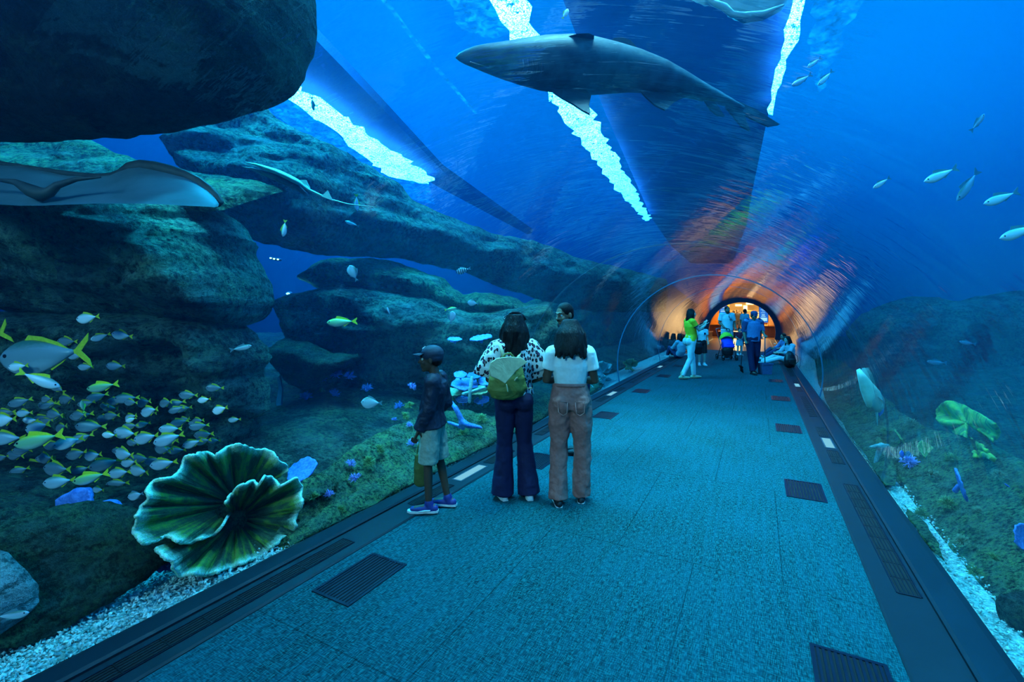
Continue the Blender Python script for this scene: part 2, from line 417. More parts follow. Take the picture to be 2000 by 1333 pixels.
# the water ----------------------------------------------------------
t = NT('sea_water')
vsn = t.n('ShaderNodeVolumeScatter'); vsn.inputs['Color'].default_value = (.0, .36, 1.0, 1); vsn.inputs['Density'].default_value = .013; vsn.inputs['Anisotropy'].default_value = .25
va = t.n('ShaderNodeVolumeAbsorption'); va.inputs['Color'].default_value = (.0, .60, .96, 1); va.inputs['Density'].default_value = .08
ad = t.n('ShaderNodeAddShader'); t.l(vsn.outputs[0], ad.inputs[0]); t.l(va.outputs[0], ad.inputs[1]); t.l(ad.outputs[0], t.out.inputs['Volume'])
M_WATER = t.m
ZT = 7.4
pw = arch_pts(R + .105, 40, -.02)
poly = [(-15, -.35), (-15, ZT), (13, ZT), (13, -.35)] + [(pw[0][0], -.35)] + list(pw) + [(pw[-1][0], -.35)]
n = len(poly); vs = [(x, YN, z) for x, z in poly] + [(x, YE, z) for x, z in poly]
bm_ = bmesh.new(); V = [bm_.verts.new(v) for v in vs]
f1 = bm_.faces.new(V[:n]); f2 = bm_.faces.new(V[n:][::-1])
for i in range(n): bm_.faces.new((V[i], V[i + n], V[(i + 1) % n + n], V[(i + 1) % n]))
bmesh.ops.recalc_face_normals(bm_, faces=bm_.faces)
bmesh.ops.triangulate(bm_, faces=[f for f in bm_.faces if len(f.verts) > 4])
me = bpy.data.meshes.new('water'); bm_.to_mesh(me); bm_.free(); me.materials.append(M_WATER)
o = bpy.data.objects.new('water', me); COL.objects.link(o); tag(o, 'blue sea water filling the aquarium round the tunnel', kind='structure')

# gravel bed -----------------------------------------------------------
t = NT('gravel'); c = t.coord(); a = t.noise(c, 55, 5, .7); d = t.noise(c, 3, 3)
vo = t.n('ShaderNodeTexVoronoi'); vo.inputs['Scale'].default_value = 45; t.l(c, vo.inputs['Vector'])
colr = t.ramp(a, [(.35, (.20, .42, .38)), (.65, (.7, .95, .85))])
t.bsdf(colr, .9, t.bump(vo.outputs['Distance'], .9, .03)); M_GRAVEL = t.m
t = NT('pebble'); c = t.coord(); a = t.noise(c, 22, 2, .5)
t.bsdf(t.ramp(a, [(.35, (.22, .48, .42)), (.6, (.80, 1.0, .90))]), .85, t.bump(t.noise(c, 300, 3), .3, .003)); M_PEB = t.m
rnd = random.Random(5)
b = MB()
for xs, xe in ((-4.2, XL - .002), (XR + .002, 2.4)):
    nx, ny = 40, 120
    vs = []; 
    for i in range(nx + 1):
        for j in range(ny + 1):
            x = xs + (xe - xs) * i / nx; y = YN + (YE - YN) * j / ny
            dd = (XL - x) if x < 0 else (x - XR)
            vs.append((x, y, -.095 + .03 * mnoise.noise((x * .8, y * .8, 3)) * min(1, dd) + min(.5, max(0, dd - 1.0) * .12)))
    fs = [(i * (ny + 1) + j, (i + 1) * (ny + 1) + j, (i + 1) * (ny + 1) + j + 1, i * (ny + 1) + j + 1) for i in range(nx) for j in range(ny)]
    b.add(vs, fs, 0)
tet = [Vector(p) for p in ((1,0,0),(-1,0,0),(0,1,0),(0,-1,0),(0,0,1),(0,0,-1))]
octf = [(0,2,4),(2,1,4),(1,3,4),(3,0,4),(2,0,5),(1,2,5),(3,1,5),(0,3,5)]
def pebble(x, y, z, s):
    q = Matrix.Rotation(rnd.random() * 6.3, 3, Vector((rnd.random() - .5, rnd.random() - .5, rnd.random() - .5)).normalized())
    sc = (s * rnd.uniform(.6, 1.5), s * rnd.uniform(.5, 1.0), s * rnd.uniform(.35, .7))
    b.add([q @ Vector((v.x * sc[0], v.y * sc[1], v.z * sc[2])) + Vector((x, y, z)) for v in tet], octf, 1)
for _ in range(12000):
    y = .7 + (rnd.random() ** 1.6) * 5; x = XL - .02 - rnd.random() ** 1.2 * 1.0; pebble(x, y, rnd.uniform(-.095, -.07), rnd.uniform(.006, .015))
for _ in range(7000):
    y = 2.0 + (rnd.random() ** 1.5) * 7; x = XR + .02 + rnd.random() ** 1.2 * .8; pebble(x, y, rnd.uniform(-.095, -.07), rnd.uniform(.006, .014))
o = b.build('gravel', [M_GRAVEL, M_PEB]); tag(o, 'pale crushed coral gravel along the foot of the acrylic', 'gravel', kind='stuff')
b = MB()
for xs, xe in ((-15, -3.55), (1.72, 13)):
    nx, ny = 40, 110; vs = []
    for i in range(nx + 1):
        for j in range(ny + 1):
            x = xs + (xe - xs) * i / nx; y = YN + (YE - YN) * j / ny; dd = (-3.55 - x) if x < 0 else (x - 1.72)
            vs.append((x, y, -.06 + min(1.0, dd * .9) * (.22 + .16 * mnoise.fractal((x * .7, y * .7, 1), 1.0, 2.0, 4)) + .07 * dd))
    b.add(vs, [(i * (ny + 1) + j, (i + 1) * (ny + 1) + j, (i + 1) * (ny + 1) + j + 1, i * (ny + 1) + j + 1) for i in range(nx) for j in range(ny)])
M_BED = m_rock('sea_bed', (.02, .03, .03), (.07, .10, .09), (.12, .2, .08), 1.5, .6, seed=23)
tag(b.build('ground', M_BED, smooth=True), 'dark reef ground of the tank floor', kind='structure')
# ================================================================ overhead: roof over the tank and its skylights
def at_z(px, py, z):
    t = (z - EYE) * F / (610.0 - py); return W(px, py, t)
def slab(name, pix, z, th, mat, label, jit=0, seed=0, kind='structure', cat=None):
    rr = random.Random(seed); P = [at_z(px, py, z) for px, py in pix]
    if jit:
        Q = []
        for i, p in enumerate(P):
            q = P[(i + 1) % len(P)]; k = max(2, int((q - p).length / .35))
            for j in range(k):
                a = p.lerp(q, j / k); Q.append(a + Vector((rr.uniform(-1, 1), rr.uniform(-1, 1), 0)) * jit)
        P = Q
    n = len(P); vs = [tuple(p) for p in P] + [(p.x, p.y, p.z + th) for p in P]
    o = mesh_obj(name, vs, [tuple(range(n)), tuple(range(n, 2 * n))[::-1]] + [(i, (i + 1) % n, (i + 1) % n + n, i + n) for i in range(n)], mat, None, False)
    tag(o, label, cat, kind=kind); return o
M_ROOF = m_plain('roof_slab', (.03, .08, .22), .9, .3, .6)
M_BEAM = m_plain('roof_beam', (.01, .03, .10), .9, .3, .6)
ZS = 7.9
slab('ceiling', [(1120, -160), (1100, 0), (1180, 215), (1272, 425), (1310, 480), (1350, 515), (1430, 515), (1458, 440), (1468, 380), (1500, 225), (1556, 0), (1600, -160)], ZS, .3, M_ROOF, 'dark roof slab above the tank, between the two bright skylights')
slab('trim_20', [(540, 60), (600, 60), (745, 210), (865, 335), (1040, 455), (1030, 458), (850, 362), (700, 262), (540, 150)], ZS, .3, M_BEAM, 'dark roof beam above the water beside the skylight')
# skylights broken up by the ripples of the surface
t = NT('skylight_ripple'); c = t.coord(scale=(1, 1, 1)); a = t.noise(c, 15, 4, .7, 2.0); b2 = t.noise(c, 1.2, 3, .6, .5)
mm = t.math('MULTIPLY', t.ramp(a, [(.40, .12), (.58, 1.0)]), t.ramp(b2, [(.25, .45), (.6, 1.0)]))
e = t.n('ShaderNodeEmission'); t.l(t.ramp(a, [(.4, (.01, .45, 1.0)), (.6, (.13, .72, 1.0))]), e.inputs[0]); t.l(t.math('MULTIPLY', mm, 46), e.inputs[1])
tr = t.n('ShaderNodeBsdfTransparent'); ms = t.n('ShaderNodeMixShader'); t.l(t.ramp(t.noise(t.coord(scale=(1, 1, 1), loc=(3, 5, 0)), 6.5, 4, .7, 1.6), [(.44, .0), (.50, 1.0)]), ms.inputs[0]); t.l(tr.outputs[0], ms.inputs[1]); t.l(e.outputs[0], ms.inputs[2]); t.l(ms.outputs[0], t.out.inputs[0]); M_SKY = t.m
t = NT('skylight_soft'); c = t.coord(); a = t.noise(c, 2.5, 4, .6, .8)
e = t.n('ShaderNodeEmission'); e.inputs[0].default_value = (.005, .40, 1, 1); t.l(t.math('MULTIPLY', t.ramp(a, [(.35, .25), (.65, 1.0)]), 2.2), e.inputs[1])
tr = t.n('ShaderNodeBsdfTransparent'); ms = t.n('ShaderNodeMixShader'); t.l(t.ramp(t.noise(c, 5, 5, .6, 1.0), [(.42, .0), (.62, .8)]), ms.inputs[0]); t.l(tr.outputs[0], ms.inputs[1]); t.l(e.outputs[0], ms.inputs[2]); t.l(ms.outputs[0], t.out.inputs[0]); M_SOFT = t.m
Z1 = ZS - .35
for i, (pix, jit, mat, lab) in enumerate((
    ([(955, -60), (1010, -60), (1040, 60), (1110, 170), (1160, 225), (1225, 350), (1272, 430), (1262, 432), (1195, 360), (1130, 270), (1070, 185), (990, 80)], .13, M_SKY, 'bright white skylight strip glittering above the shark'),
    ([(520, 150), (560, 155), (640, 205), (740, 275), (848, 352), (835, 360), (760, 345), (700, 300), (630, 240), (560, 190)], .15, M_SKY, 'bright white skylight strip glittering beside the overhanging rock'),
    ([(1552, -70), (1582, -60), (1560, 60), (1530, 150), (1505, 225), (1498, 222), (1512, 150), (1535, 60)], .07, M_SKY, 'narrow white skylight strip glinting right of the shark tail'),
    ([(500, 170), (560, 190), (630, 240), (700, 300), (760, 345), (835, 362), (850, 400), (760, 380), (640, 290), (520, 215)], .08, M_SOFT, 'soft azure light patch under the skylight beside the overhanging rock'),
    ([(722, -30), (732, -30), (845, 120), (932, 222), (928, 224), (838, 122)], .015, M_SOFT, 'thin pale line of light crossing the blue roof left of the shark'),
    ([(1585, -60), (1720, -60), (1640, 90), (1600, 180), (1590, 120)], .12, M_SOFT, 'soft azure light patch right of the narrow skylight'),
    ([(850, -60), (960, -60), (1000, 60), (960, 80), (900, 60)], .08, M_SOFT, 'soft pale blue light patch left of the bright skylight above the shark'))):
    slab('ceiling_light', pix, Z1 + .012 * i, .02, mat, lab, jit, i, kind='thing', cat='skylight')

def area(name, loc, size, power, col, rot=(0, 0, 0), sy=None):
    l = bpy.data.lights.new(name, 'AREA'); l.energy = power; l.color = col; l.size = size
    if sy: l.shape = 'RECTANGLE'; l.size_y = sy
    o = bpy.data.objects.new(name, l); COL.objects.link(o); o.location = loc; o.rotation_euler = rot; return o
def spot(name, loc, target, power, col, ang=60, blend=.6, rad=.15):
    l = bpy.data.lights.new(name, 'SPOT'); l.energy = power; l.color = col; l.spot_size = math.radians(ang); l.spot_blend = blend; l.shadow_soft_size = rad
    o = bpy.data.objects.new(name, l); COL.objects.link(o); o.location = loc
    o.rotation_euler = (Vector(target) - Vector(loc)).to_track_quat('-Z', 'Y').to_euler(); return o
AQ = (.02, .66, 1.0)
area('tank_lamp', (-7.0, 5, 9.5), 2.5, 3600, AQ, sy=9)
spot('tank_spot', (-5.2, 1.6, 6.8), (-3.25, 2.0, .0), 2300, (.08, .85, 1.0), 60, .7, .2)
spot('tank_spot', (-5.0, 5.5, 7.0), (-4.2, 6.0, .4), 900, (.04, .80, 1.0), 60, .7, .2)
spot('tank_spot', (-1.0, 4.2, 7.2), W(470, 60, 3.2), 2200, (.04, .80, 1.0), 34, .8, .2)  # added unseen spot, brightens the side of the overhang facing the skylight
spot('tank_spot', (3.2, 3.5, 7.0), (1.7, 4.2, .2), 1300, (.04, .80, 1.0), 60, .8, .2)
area('tank_lamp', (5.5, 8, 9.5), 3, 1500, (.02, .52, 1.0), sy=10)
l = area('tunnel_fill', (-.9, 6.0, 10.5), 2.5, 330, (.28, .90, 1.0), sy=6); l.data.spread = math.radians(42)
l = area('tunnel_fill', (-1.4, -5.5, 5.0), 3, 520, (.40, .95, 1.0), rot=(math.radians(74), 0, 0), sy=2)  # added unseen fill behind the camera, brightens the people's backs
l = area('tunnel_fill', (-.9, 15, 10.5), 2.5, 560, (.28, .90, 1.0), sy=11); l.data.spread = math.radians(42)
# ================================================================ the lit hall beyond the tunnel
M_WOOD = m_plain('hall_floor_wood', (.10, .045, .02), .35, .3, 6)
M_CREAM = m_plain('hall_cream', (.85, .60, .30), .7, .1, 3)
M_ORNG = m_plain('hall_orange_panel', (.85, .36, .05), .5, .15, 4)
M_BROWN = m_plain('hall_brown_wood', (.14, .045, .02), .45, .2, 6)
M_DBROWN = m_plain('hall_dark_wood', (.05, .018, .01), .45, .2, 6)
b = MB(); b.box((CL, 21.0, -.08), (CR, YE + .6, -.002)); b.box((X0 - 2.7, YE + .3, -.08), (X0 + 2.7, HALL, -.004)); tag(b.build('floor_2', M_WOOD), 'brown floor of the hall past the carpet', kind='structure')
arch_shell('ceiling_2', YE + .6, HALL, 2.75, 2.9, m_plain('hall_vault', (.45, .26, .11), .6, .3, 2), M_ENDW, M_ENDW, 'cream vault of the lit hall')
vp = arch_pts(2.8, 40); n = len(vp); vs = [(x, HALL, z) for x, z in vp] + [(x, HALL + .1, z) for x, z in vp]
tag(mesh_obj('wall_hall', vs, [tuple(range(n)), tuple(range(n, 2 * n))[::-1]] + [(i, i + n, (i + 1) % n + n, (i + 1) % n) for i in range(n)], M_CREAM, None, False), 'cream wall at the back of the lit hall', kind='structure')
l = area('hall_lamp', (X0, 34, 2.95), 2.2, 700, (1.0, .58, .18), sy=5)
l = area('hall_lamp', (X0, 40.5, 2.95), 2.2, 900, (1.0, .72, .34), sy=6)
# what stands in the hall, built from the portal inwards
def hbox(name, lo, hi, mat, label, cat, parts=()):
    r = empty(name, ((lo[0] + hi[0]) / 2, (lo[1] + hi[1]) / 2, lo[2])); c0 = r.location
    b = MB(); b.box(V3(lo) - c0, V3(hi) - c0); o = b.build('body', mat, r); modi(o, 'BEVEL', width=.01, segments=2)
    for nm, l2, h2, m2 in parts: b = MB(); b.box(V3(l2) - c0, V3(h2) - c0); b.build(nm, m2, r)
    tag(r, label, cat); return r
V3 = Vector
M_LAMPW = m_emit('hall_lamp_glow', (1.0, .75, .35), 3.0)
M_BLUEB = m_emit('banner_blue', (.02, .18, .75), .9); M_BLUEL = m_emit('banner_pale', (.35, .75, 1.0), 1.1)
# low wooden benches on both sides before and past the portal
hbox('wooden_bench', (-2.78, 23.0, .0), (-2.40, 29.6, .42), M_DBROWN, 'dark wooden bench along the left foot of the tunnel mouth', 'bench', (('seat', (-2.80, 22.95, .42), (-2.36, 29.65, .47), M_BROWN),))
hbox('wooden_platform', (-2.2, 31.5, .0), (.2, 32.6, .34), M_DBROWN, 'low dark wooden platform just past the portal', 'platform', (('top', (-2.25, 31.45, .34), (.25, 32.65, .38), M_BROWN),))
hbox('wall_cabinet', (-3.1, 33.0, 0), (-2.15, 34.0, .75), M_BROWN, 'brown wooden base of the orange display on the left of the hall', 'cabinet', (('panel', (-3.1, 33.2, .75), (-2.15, 33.9, 2.05), M_ORNG), ('ledge', (-3.15, 32.95, .75), (-2.1, 34.05, .82), M_ORNG)))
hbox('wall_cabinet', (.35, 33.0, 0), (1.35, 34.0, .70), M_BROWN, 'brown wooden base of the cream display on the right of the hall', 'cabinet', (('panel', (.55, 33.2, .70), (1.3, 33.9, 1.95), M_CREAM), ('dark_niche', (.88, 33.14, .74), (1.12, 33.2, 1.5), M_DBROWN), ('ledge', (.3, 32.95, .70), (1.4, 34.05, .77), M_ORNG)))
def banner(x, y, z0, z1, w_, label, seed):
    r = empty('banner', (x, y, z0)); b = MB(); b.box((-w_, -.02, 0), (w_, .02, z1 - z0)); o = b.build('panel', M_BLUEB, r)
    rr = random.Random(seed); b = MB(); z = .08
    while z < z1 - z0 - .08:
        h = rr.choice((.025, .04, .06)); a = rr.uniform(.35, .75) * w_; b.box((-a, -.026, z), (a * rr.uniform(.5, 1), -.021, z + h)); z += h + rr.choice((.05, .09))
    b.build('lettering', M_BLUEL, r)
    b = MB(); b.box((-w_ * .8, -.027, .10), (w_ * .8, -.0215, .30)); b.build('picture', M_BLUEL, r)
    b = MB(); b.box((-w_ - .02, -.015, -.55), (-w_, .03, z1 - z0)); b.box((w_, -.015, -.55), (w_ + .02, .03, z1 - z0)); b.build('posts', M_DBROWN, r)
    tag(r, label, 'banner'); return r
banner(-1.98, 32.3, 1.15, 2.3, .22, 'blue lit banner left of the bearded man, inside the hall', 3)
banner(.30, 32.3, .95, 2.25, .24, 'blue lit banner with white marks right of the cleaner, inside the hall', 5)
for i, (x, y, z, w2, h2) in enumerate(((-1.5, 44.5, 2.2, .28, .10), (-.6, 44.5, 2.35, .34, .12), (.3, 44.4, 2.2, .25, .10), (-.9, 41, 1.9, .15, .25))):
    r = empty('shop_light', (x, y, z)); b = MB(); b.box((-w2, -.03, -h2), (w2, .03, h2)); b.build('housing', M_CREAM, r); b = MB(); b.box((-w2 * .9, -.04, -h2 * .8), (w2 * .9, -.031, h2 * .8)); b.build('lens', M_LAMPW, r)
    tag(r, ['warm lamp panel at the far left of the hall shops', 'widest warm lamp panel high in the middle of the hall', 'warm lamp panel at the far right of the hall shops', 'small upright warm lamp above the heads in the hall'][i], 'lamp')
for i, x in enumerate((-2.15, .1)):
    b = MB(); b.box((x, 39, 0), (x + .18, 39.2, 2.6)); o = b.build('hall_post', M_ORNG); tag(o, ('orange post in the hall behind the bearded man', 'orange post in the hall above the cleaner')[i], 'post')
for i, (x, w2) in enumerate(((-2.3, .8), (-1.1, .9), (.1, .9))):
    r = empty('display_shelf', (x, 43.6, 0)); b = MB(); b.box((0, 0, 0), (w2, .3, 1.0)); b.build('base', M_BROWN, r)
    b = MB(); [b.box((0, 0, z), (w2, .3, z + .04)) for z in (1.0, 1.35, 1.7)]; b.build('boards', M_ORNG, r)
    tag(r, ('wooden display shelf at the left of the hall back wall', 'wooden display shelf in the middle of the hall back wall', 'wooden display shelf at the right of the hall back wall')[i], 'shelf')

# lamps glowing in the gap between the rocks
M_LAMPG = m_emit('tank_lamp_glow', (.45, 1.0, .55), 5.0)
for i, (px, py) in enumerate(((529, 504.5), (535.5, 506), (543, 507))):
    r = empty('underwater_lamp', W(px, py, 9.0)); b = MB(); b.tube([V3((0, 0, 0)), FV * .10], .026, 10); b.build('housing', M_PORTAL, r, True)
    b = MB(); b.ball(-FV * .006, (.022, .022, .015), 10); b.build('lens', M_LAMPG, r, True)
    tag(r, ('leftmost of three tiny green white lamps in the gap between the boulders', 'middle one of three tiny green white lamps in the gap between the boulders', 'rightmost of three tiny green white lamps in the gap between the boulders')[i], 'lamp')
r = empty('underwater_lamp', W(563, 574, 8.6)); b = MB(); b.tube([V3((0, 0, 0)), FV * .12], .04, 10); b.build('housing', M_PORTAL, r, True); b = MB(); b.ball(-FV * .01, (.035, .035, .02), 10); b.build('lens', m_emit('tank_lamp_glow_blue', (.25, .9, .9), 6.0), r, True)
tag(r, 'single blue green lamp shining at the left tip of the central rock', 'lamp')
l = bpy.data.lights.new('lamp_beam', 'POINT'); l.energy = 25; l.color = (.1, .8, 1.0); l.shadow_soft_size = .05; o = bpy.data.objects.new('lamp_beam', l); COL.objects.link(o); o.location = W(561, 573, 8.35)
# ================================================================ rocks
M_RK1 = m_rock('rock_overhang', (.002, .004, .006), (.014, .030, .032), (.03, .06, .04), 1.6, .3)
M_RK2 = m_rock('rock_algae', (.015, .03, .03), (.16, .26, .20), (.22, .42, .14), 1.4, .75, seed=3)
M_RK3 = m_rock('rock_boulder', (.012, .025, .03), (.13, .24, .22), (.20, .38, .20), 1.3, .6, seed=7)
M_RK4 = m_rock('rock_reef', (.012, .03, .03), (.14, .26, .18), (.26, .45, .12), 2.8, .9, seed=11)
M_RK5 = m_rock('rock_front', (.010, .018, .016), (.075, .12, .10), (.12, .20, .07), 3.2, .6, seed=15)
M_RK6 = m_rock('rock_pale', (.22, .25, .26), (.55, .60, .62), (.45, .5, .4), 2.5, .3, seed=19)
def seg_dist(p, a, b):
    ab = b - a; l = ab.length_squared
    u = 0 if l == 0 else max(0, min(1, (p - a).dot(ab) / l)); return (p - (a + ab * u)).length
def poly_dist(p, poly, closed=True):
    n = len(poly); return min(seg_dist(p, poly[i], poly[(i + 1) % n]) for i in range(n if closed else n - 1))
def inside(p, poly):
    c = False; n = len(poly)
    for i in range(n):
        a, b = poly[i], poly[i - 1]
        if (a.y > p.y) != (b.y > p.y) and p.x < (b.x - a.x) * (p.y - a.y) / (b.y - a.y) + a.x: c = not c
    return c
def tX(px, Xd): return Xd / (.4756 + .8797 * (1000 - px) / F)           # left: plane X = -Xd
def tXr(px, Xd): return Xd / (-.4756 + .8797 * (px - 1000) / F)         # right: plane X = +Xd
def outline_rock(name, poly, tf, thick, mat, label, cat='rock', ridge=None, rw=120, ew=60, g=9, seed=0, rough=.10, strata=.12, back=.5, group=None, parent=None, rag=4, uv=None):
    rr = random.Random(seed)
    P = [Vector(p) for p in poly]; Q = []
    for i, p in enumerate(P):
        q = P[(i + 1) % len(P)]; k = max(1, int((q - p).length / g)); nrm = Vector((-(q - p).y, (q - p).x)).normalized() if (q - p).length else Vector((0, 0))
        for j in range(k):
            a = p.lerp(q, j / k); Q.append(a + nrm * rag * mnoise.fractal((a.x * .03, a.y * .03, seed), 1.0, 2.0, 4))
    P2 = Q; R_ = [Vector(p) for p in ridge] if ridge else None
    x0 = min(p.x for p in P2); x1 = max(p.x for p in P2); y0 = min(p.y for p in P2); y1 = max(p.y for p in P2)
    pts = list(P2); yy = y0
    while yy < y1:
        xx = x0
        while xx < x1:
            p = Vector((xx + rr.uniform(-.3, .3) * g, yy + rr.uniform(-.3, .3) * g))
            if inside(p, P2) and poly_dist(p, P2) > g * .45: pts.append(p)
            xx += g
        yy += g
    nb = len(P2)
    res = delaunay_2d_cdt(pts, [(i, (i + 1) % nb) for i in range(nb)], [], 1, 1e-4)
    vo, fo = res[0], res[2]
    n = len(vo); front = []; backv = []
    for v in vo:
        d = poly_dist(v, P2); u = min(1, d / ew); e_ = math.sqrt(max(0, 1 - (1 - u) ** 2)) if d > .5 else 0
        f = 1.0
        if R_: f = .22 + .78 * max(0, 1 - poly_dist(v, R_, False) / rw)
        t = tf(v.x, v.y); p = W(v.x, v.y, t)
        s = mnoise.fractal((p.x * .9 + seed, p.y * .9, p.z * 3.4), 1.0, 2.1, 4) * strata
        r3 = mnoise.fractal((p.x * 2.3 + seed, p.y * 2.3, p.z * 2.3), 1.0, 2.0, 5) * rough
        fine = mnoise.fractal((p.x * 9 + seed, p.y * 9, p.z * 11), 1.0, 2.0, 3) * rough * .22
        off = e_ * (thick * f) + (s + r3 + fine) * min(1, d / (ew * .35))
        front.append(p - FV * off); backv.append(p + FV * (thick * back * e_ + .02 * min(1, d)))
    vs = front + backv
    bset = set()
    from collections import Counter
    ec = Counter()
    for f_ in fo:
        for i in range(3): ec[tuple(sorted((f_[i], f_[(i + 1) % 3])))] += 1
    fs = []
    for f_ in fo:
        a, b_, c_ = f_[:3]
        nrm = (front[b_] - front[a]).cross(front[c_] - front[a])
        if nrm.dot(FV) > 0: b_, c_ = c_, b_
        fs.append((a, b_, c_)); fs.append((a + n, c_ + n, b_ + n))
    dirs = {}
    for f_ in fs[::2]:
        for i in range(3): dirs[(f_[i], f_[(i + 1) % 3])] = 1
    for (a, b_) in list(dirs):
        if (b_, a) not in dirs: fs.append((b_, a, a + n, b_ + n))
    o = mesh_obj(name, vs, fs, mat, parent, True)
    if label: tag(o, label, cat, group)
    return o
yL = lambda px: 1333 - .503 * (px - 43)
yR = lambda px: 723 + 1.364 * (px - 1561)
def tSl(px, py, s, x1):
    a = .4756 + .8797 * (1000 - px) / F; return (EYE + s * x1) / ((py - 610) / F + s * a)
def tSr(px, py, s, x1):
    a = -.4756 + .8797 * (px - 1000) / F; return (EYE + s * x1) / max(.12, (py - 610) / F + s * a)
slopeL = lambda s, x1: (lambda px, py: tSl(px, py, s, x1))
slopeR = lambda s, x1: (lambda px, py: tSr(px, py, s, x1))
cst = lambda t: (lambda px, py: t)
lin = lambda ya, ta, yb, tb: (lambda px, py: ta + (tb - ta) * (py - ya) / (yb - ya))

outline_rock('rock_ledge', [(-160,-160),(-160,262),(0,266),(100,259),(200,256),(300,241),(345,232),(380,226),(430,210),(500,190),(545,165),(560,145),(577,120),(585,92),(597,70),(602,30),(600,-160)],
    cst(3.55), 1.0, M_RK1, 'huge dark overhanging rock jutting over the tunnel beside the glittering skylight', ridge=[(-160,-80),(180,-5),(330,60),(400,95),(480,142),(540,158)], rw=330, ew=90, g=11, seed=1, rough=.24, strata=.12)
outline_rock('rock_shelf', [(330,262),(400,226),(440,205),(482,193),(520,212),(540,232),(600,262),(650,285),(700,312),(740,335),(785,365),(805,392),(870,420),(960,455),(1040,470),(1120,500),(1200,520),(1300,545),(1300,610),(1150,610),(1000,570),(900,530),(780,505),(640,500),(560,488),(490,468),(430,420),(380,350)],
    lambda px, py: 7.4 + max(0, px - 650) * .010, 1.1, M_RK3, 'long dark rock shelf running back towards the portal, above the banded boulders', ridge=[(330,330),(430,345),(500,360),(600,380),(640,430),(720,440),(850,470),(960,500),(1100,540),(1290,575)], rw=110, ew=60, g=9, seed=2, rough=.16, strata=.28)
outline_rock('rock_slab', [(-80,258),(100,261),(180,272),(240,305),(330,328),(420,343),(500,352),(560,372),(470,400),(430,412),(-80,420)],
    lin(260, 6.2, 410, 4.6), .25, M_RK2, 'green algae covered slab behind the stingray', ridge=[(-80,395),(200,390),(450,395)], rw=160, ew=40, g=8, seed=3, rough=.10, strata=.12)
outline_rock('boulder', [(-80,392),(60,394),(200,397),(320,392),(400,402),(432,412),(450,430),(466,452),(480,468),(472,486),(492,520),(505,550),(513,590),(505,618),(484,638),(450,634),(380,630),(300,626),(200,623),(100,619),(30,612),(12,560),(6,500),(-80,480)],
    cst(5.0), 1.15, M_RK3, 'big rounded boulder with flat lit top, below the stingray', ridge=[(-80,418),(60,417),(250,448),(380,478),(462,530),(498,585)], rw=190, ew=50, g=7, seed=4, rough=.20, strata=.16)
outline_rock('boulder', [(20,640),(24,606),(150,604),(300,606),(420,610),(460,622),(496,646),(522,680),(530,700),(514,725),(528,760),(526,800),(505,835),(498,860),(450,910),(300,960),(100,990),(-60,1010),(-60,960),(14,950),(15,760)],
    cst(5.1), .8, M_RK3, 'broad lower boulder behind the shoal of yellow-tailed fish', back=.2, ridge=[(20,680),(150,668),(300,672),(430,655),(530,700)], rw=260, ew=50, g=9, seed=5, rough=.22, strata=.24)
CROWN = outline_rock('upper_ledge', [(600,550),(612,528),(622,512),(650,504),(720,505),(780,514),(830,533),(868,546),(905,575),(960,572),(1010,583),(1045,600),(1000,628),(940,622),(830,605),(720,585),(640,575)],
    cst(8.4), .9, M_RK2, None, ridge=[(600,545),(700,530),(780,545),(850,570),(930,595),(1030,605)], rw=70, ew=30, g=6, seed=6, rough=.20, strata=.18)
CENTRAL = outline_rock('boulder', [(566,597),(582,574),(645,560),(700,560),(780,574),(850,588),(920,612),(1000,603),(1070,590),(1100,640),(1060,700),(1010,760),(920,830),(800,850),(700,880),(600,930),(565,900),(560,850),(568,790),(604,730),(585,680),(578,640)],
    cst(7.7), 1.0, M_RK3, 'wide central rock with overhanging lit rim, left of the boy in cap', ridge=[(556,603),(620,618),(700,604),(800,606),(900,632),(1000,625),(1080,610)], rw=190, ew=36, g=8, seed=7, rough=.22, strata=.24)
outline_rock('boulder', [(524,684),(545,668),(562,661),(600,667),(650,690),(705,692),(690,715),(650,730),(622,752),(585,762),(560,742),(540,712)],
    cst(6.5), .5, M_RK5, 'small dark angular rock wedged under the central rock', ridge=[(530,685),(600,680),(690,700)], rw=90, ew=30, g=6, seed=8, rough=.08)
outline_rock('reef_wall', [(930,640),(1000,600),(1060,578),(1150,566),(1230,556),(1310,556),(1370,600),(1370,660),(1300,705),(1150,780),(960,880),(860,930),(880,800)],
    lambda px, py: tX(px, 5.0 + .004 * (yL(px) - py)), .5, M_RK4, 'blue green reef wall behind the two standing women', cat='reef', ridge=None, ew=40, g=8, seed=9, rough=.22, strata=.2)
outline_rock('reef_slope', [(585,975),(620,930),(650,905),(700,868),(760,835),(840,805),(900,800),(960,815),(1010,800),(1100,770),(1180,750),(1150,792),(1000,868),(800,966),(700,1016),(560,1084),(530,1060),(560,1010)],
    slopeL(.8, 3.15), .10, M_RK4, 'coral encrusted reef slope at the foot of the left glass', cat='reef', ew=25, g=6, seed=10, rough=.12, strata=.05)
outline_rock('boulder', [(-60,1035),(0,1022),(70,1000),(130,985),(200,983),(250,998),(300,1015),(335,1060),(345,1090),(300,1118),(280,1140),(200,1184),(120,1234),(60,1262),(-60,1275)],
    lambda px, py: tX(px, 3.22 + .0016 * max(0, 1270 - .45 * px - py)), .16, M_RK5, 'low dark weedy rock on the gravel left of the cup coral', ridge=[(-60,1040),(70,1020),(150,1010),(300,1040),(330,1070)], rw=200, ew=30, g=6, seed=11, rough=.05, strata=.05)
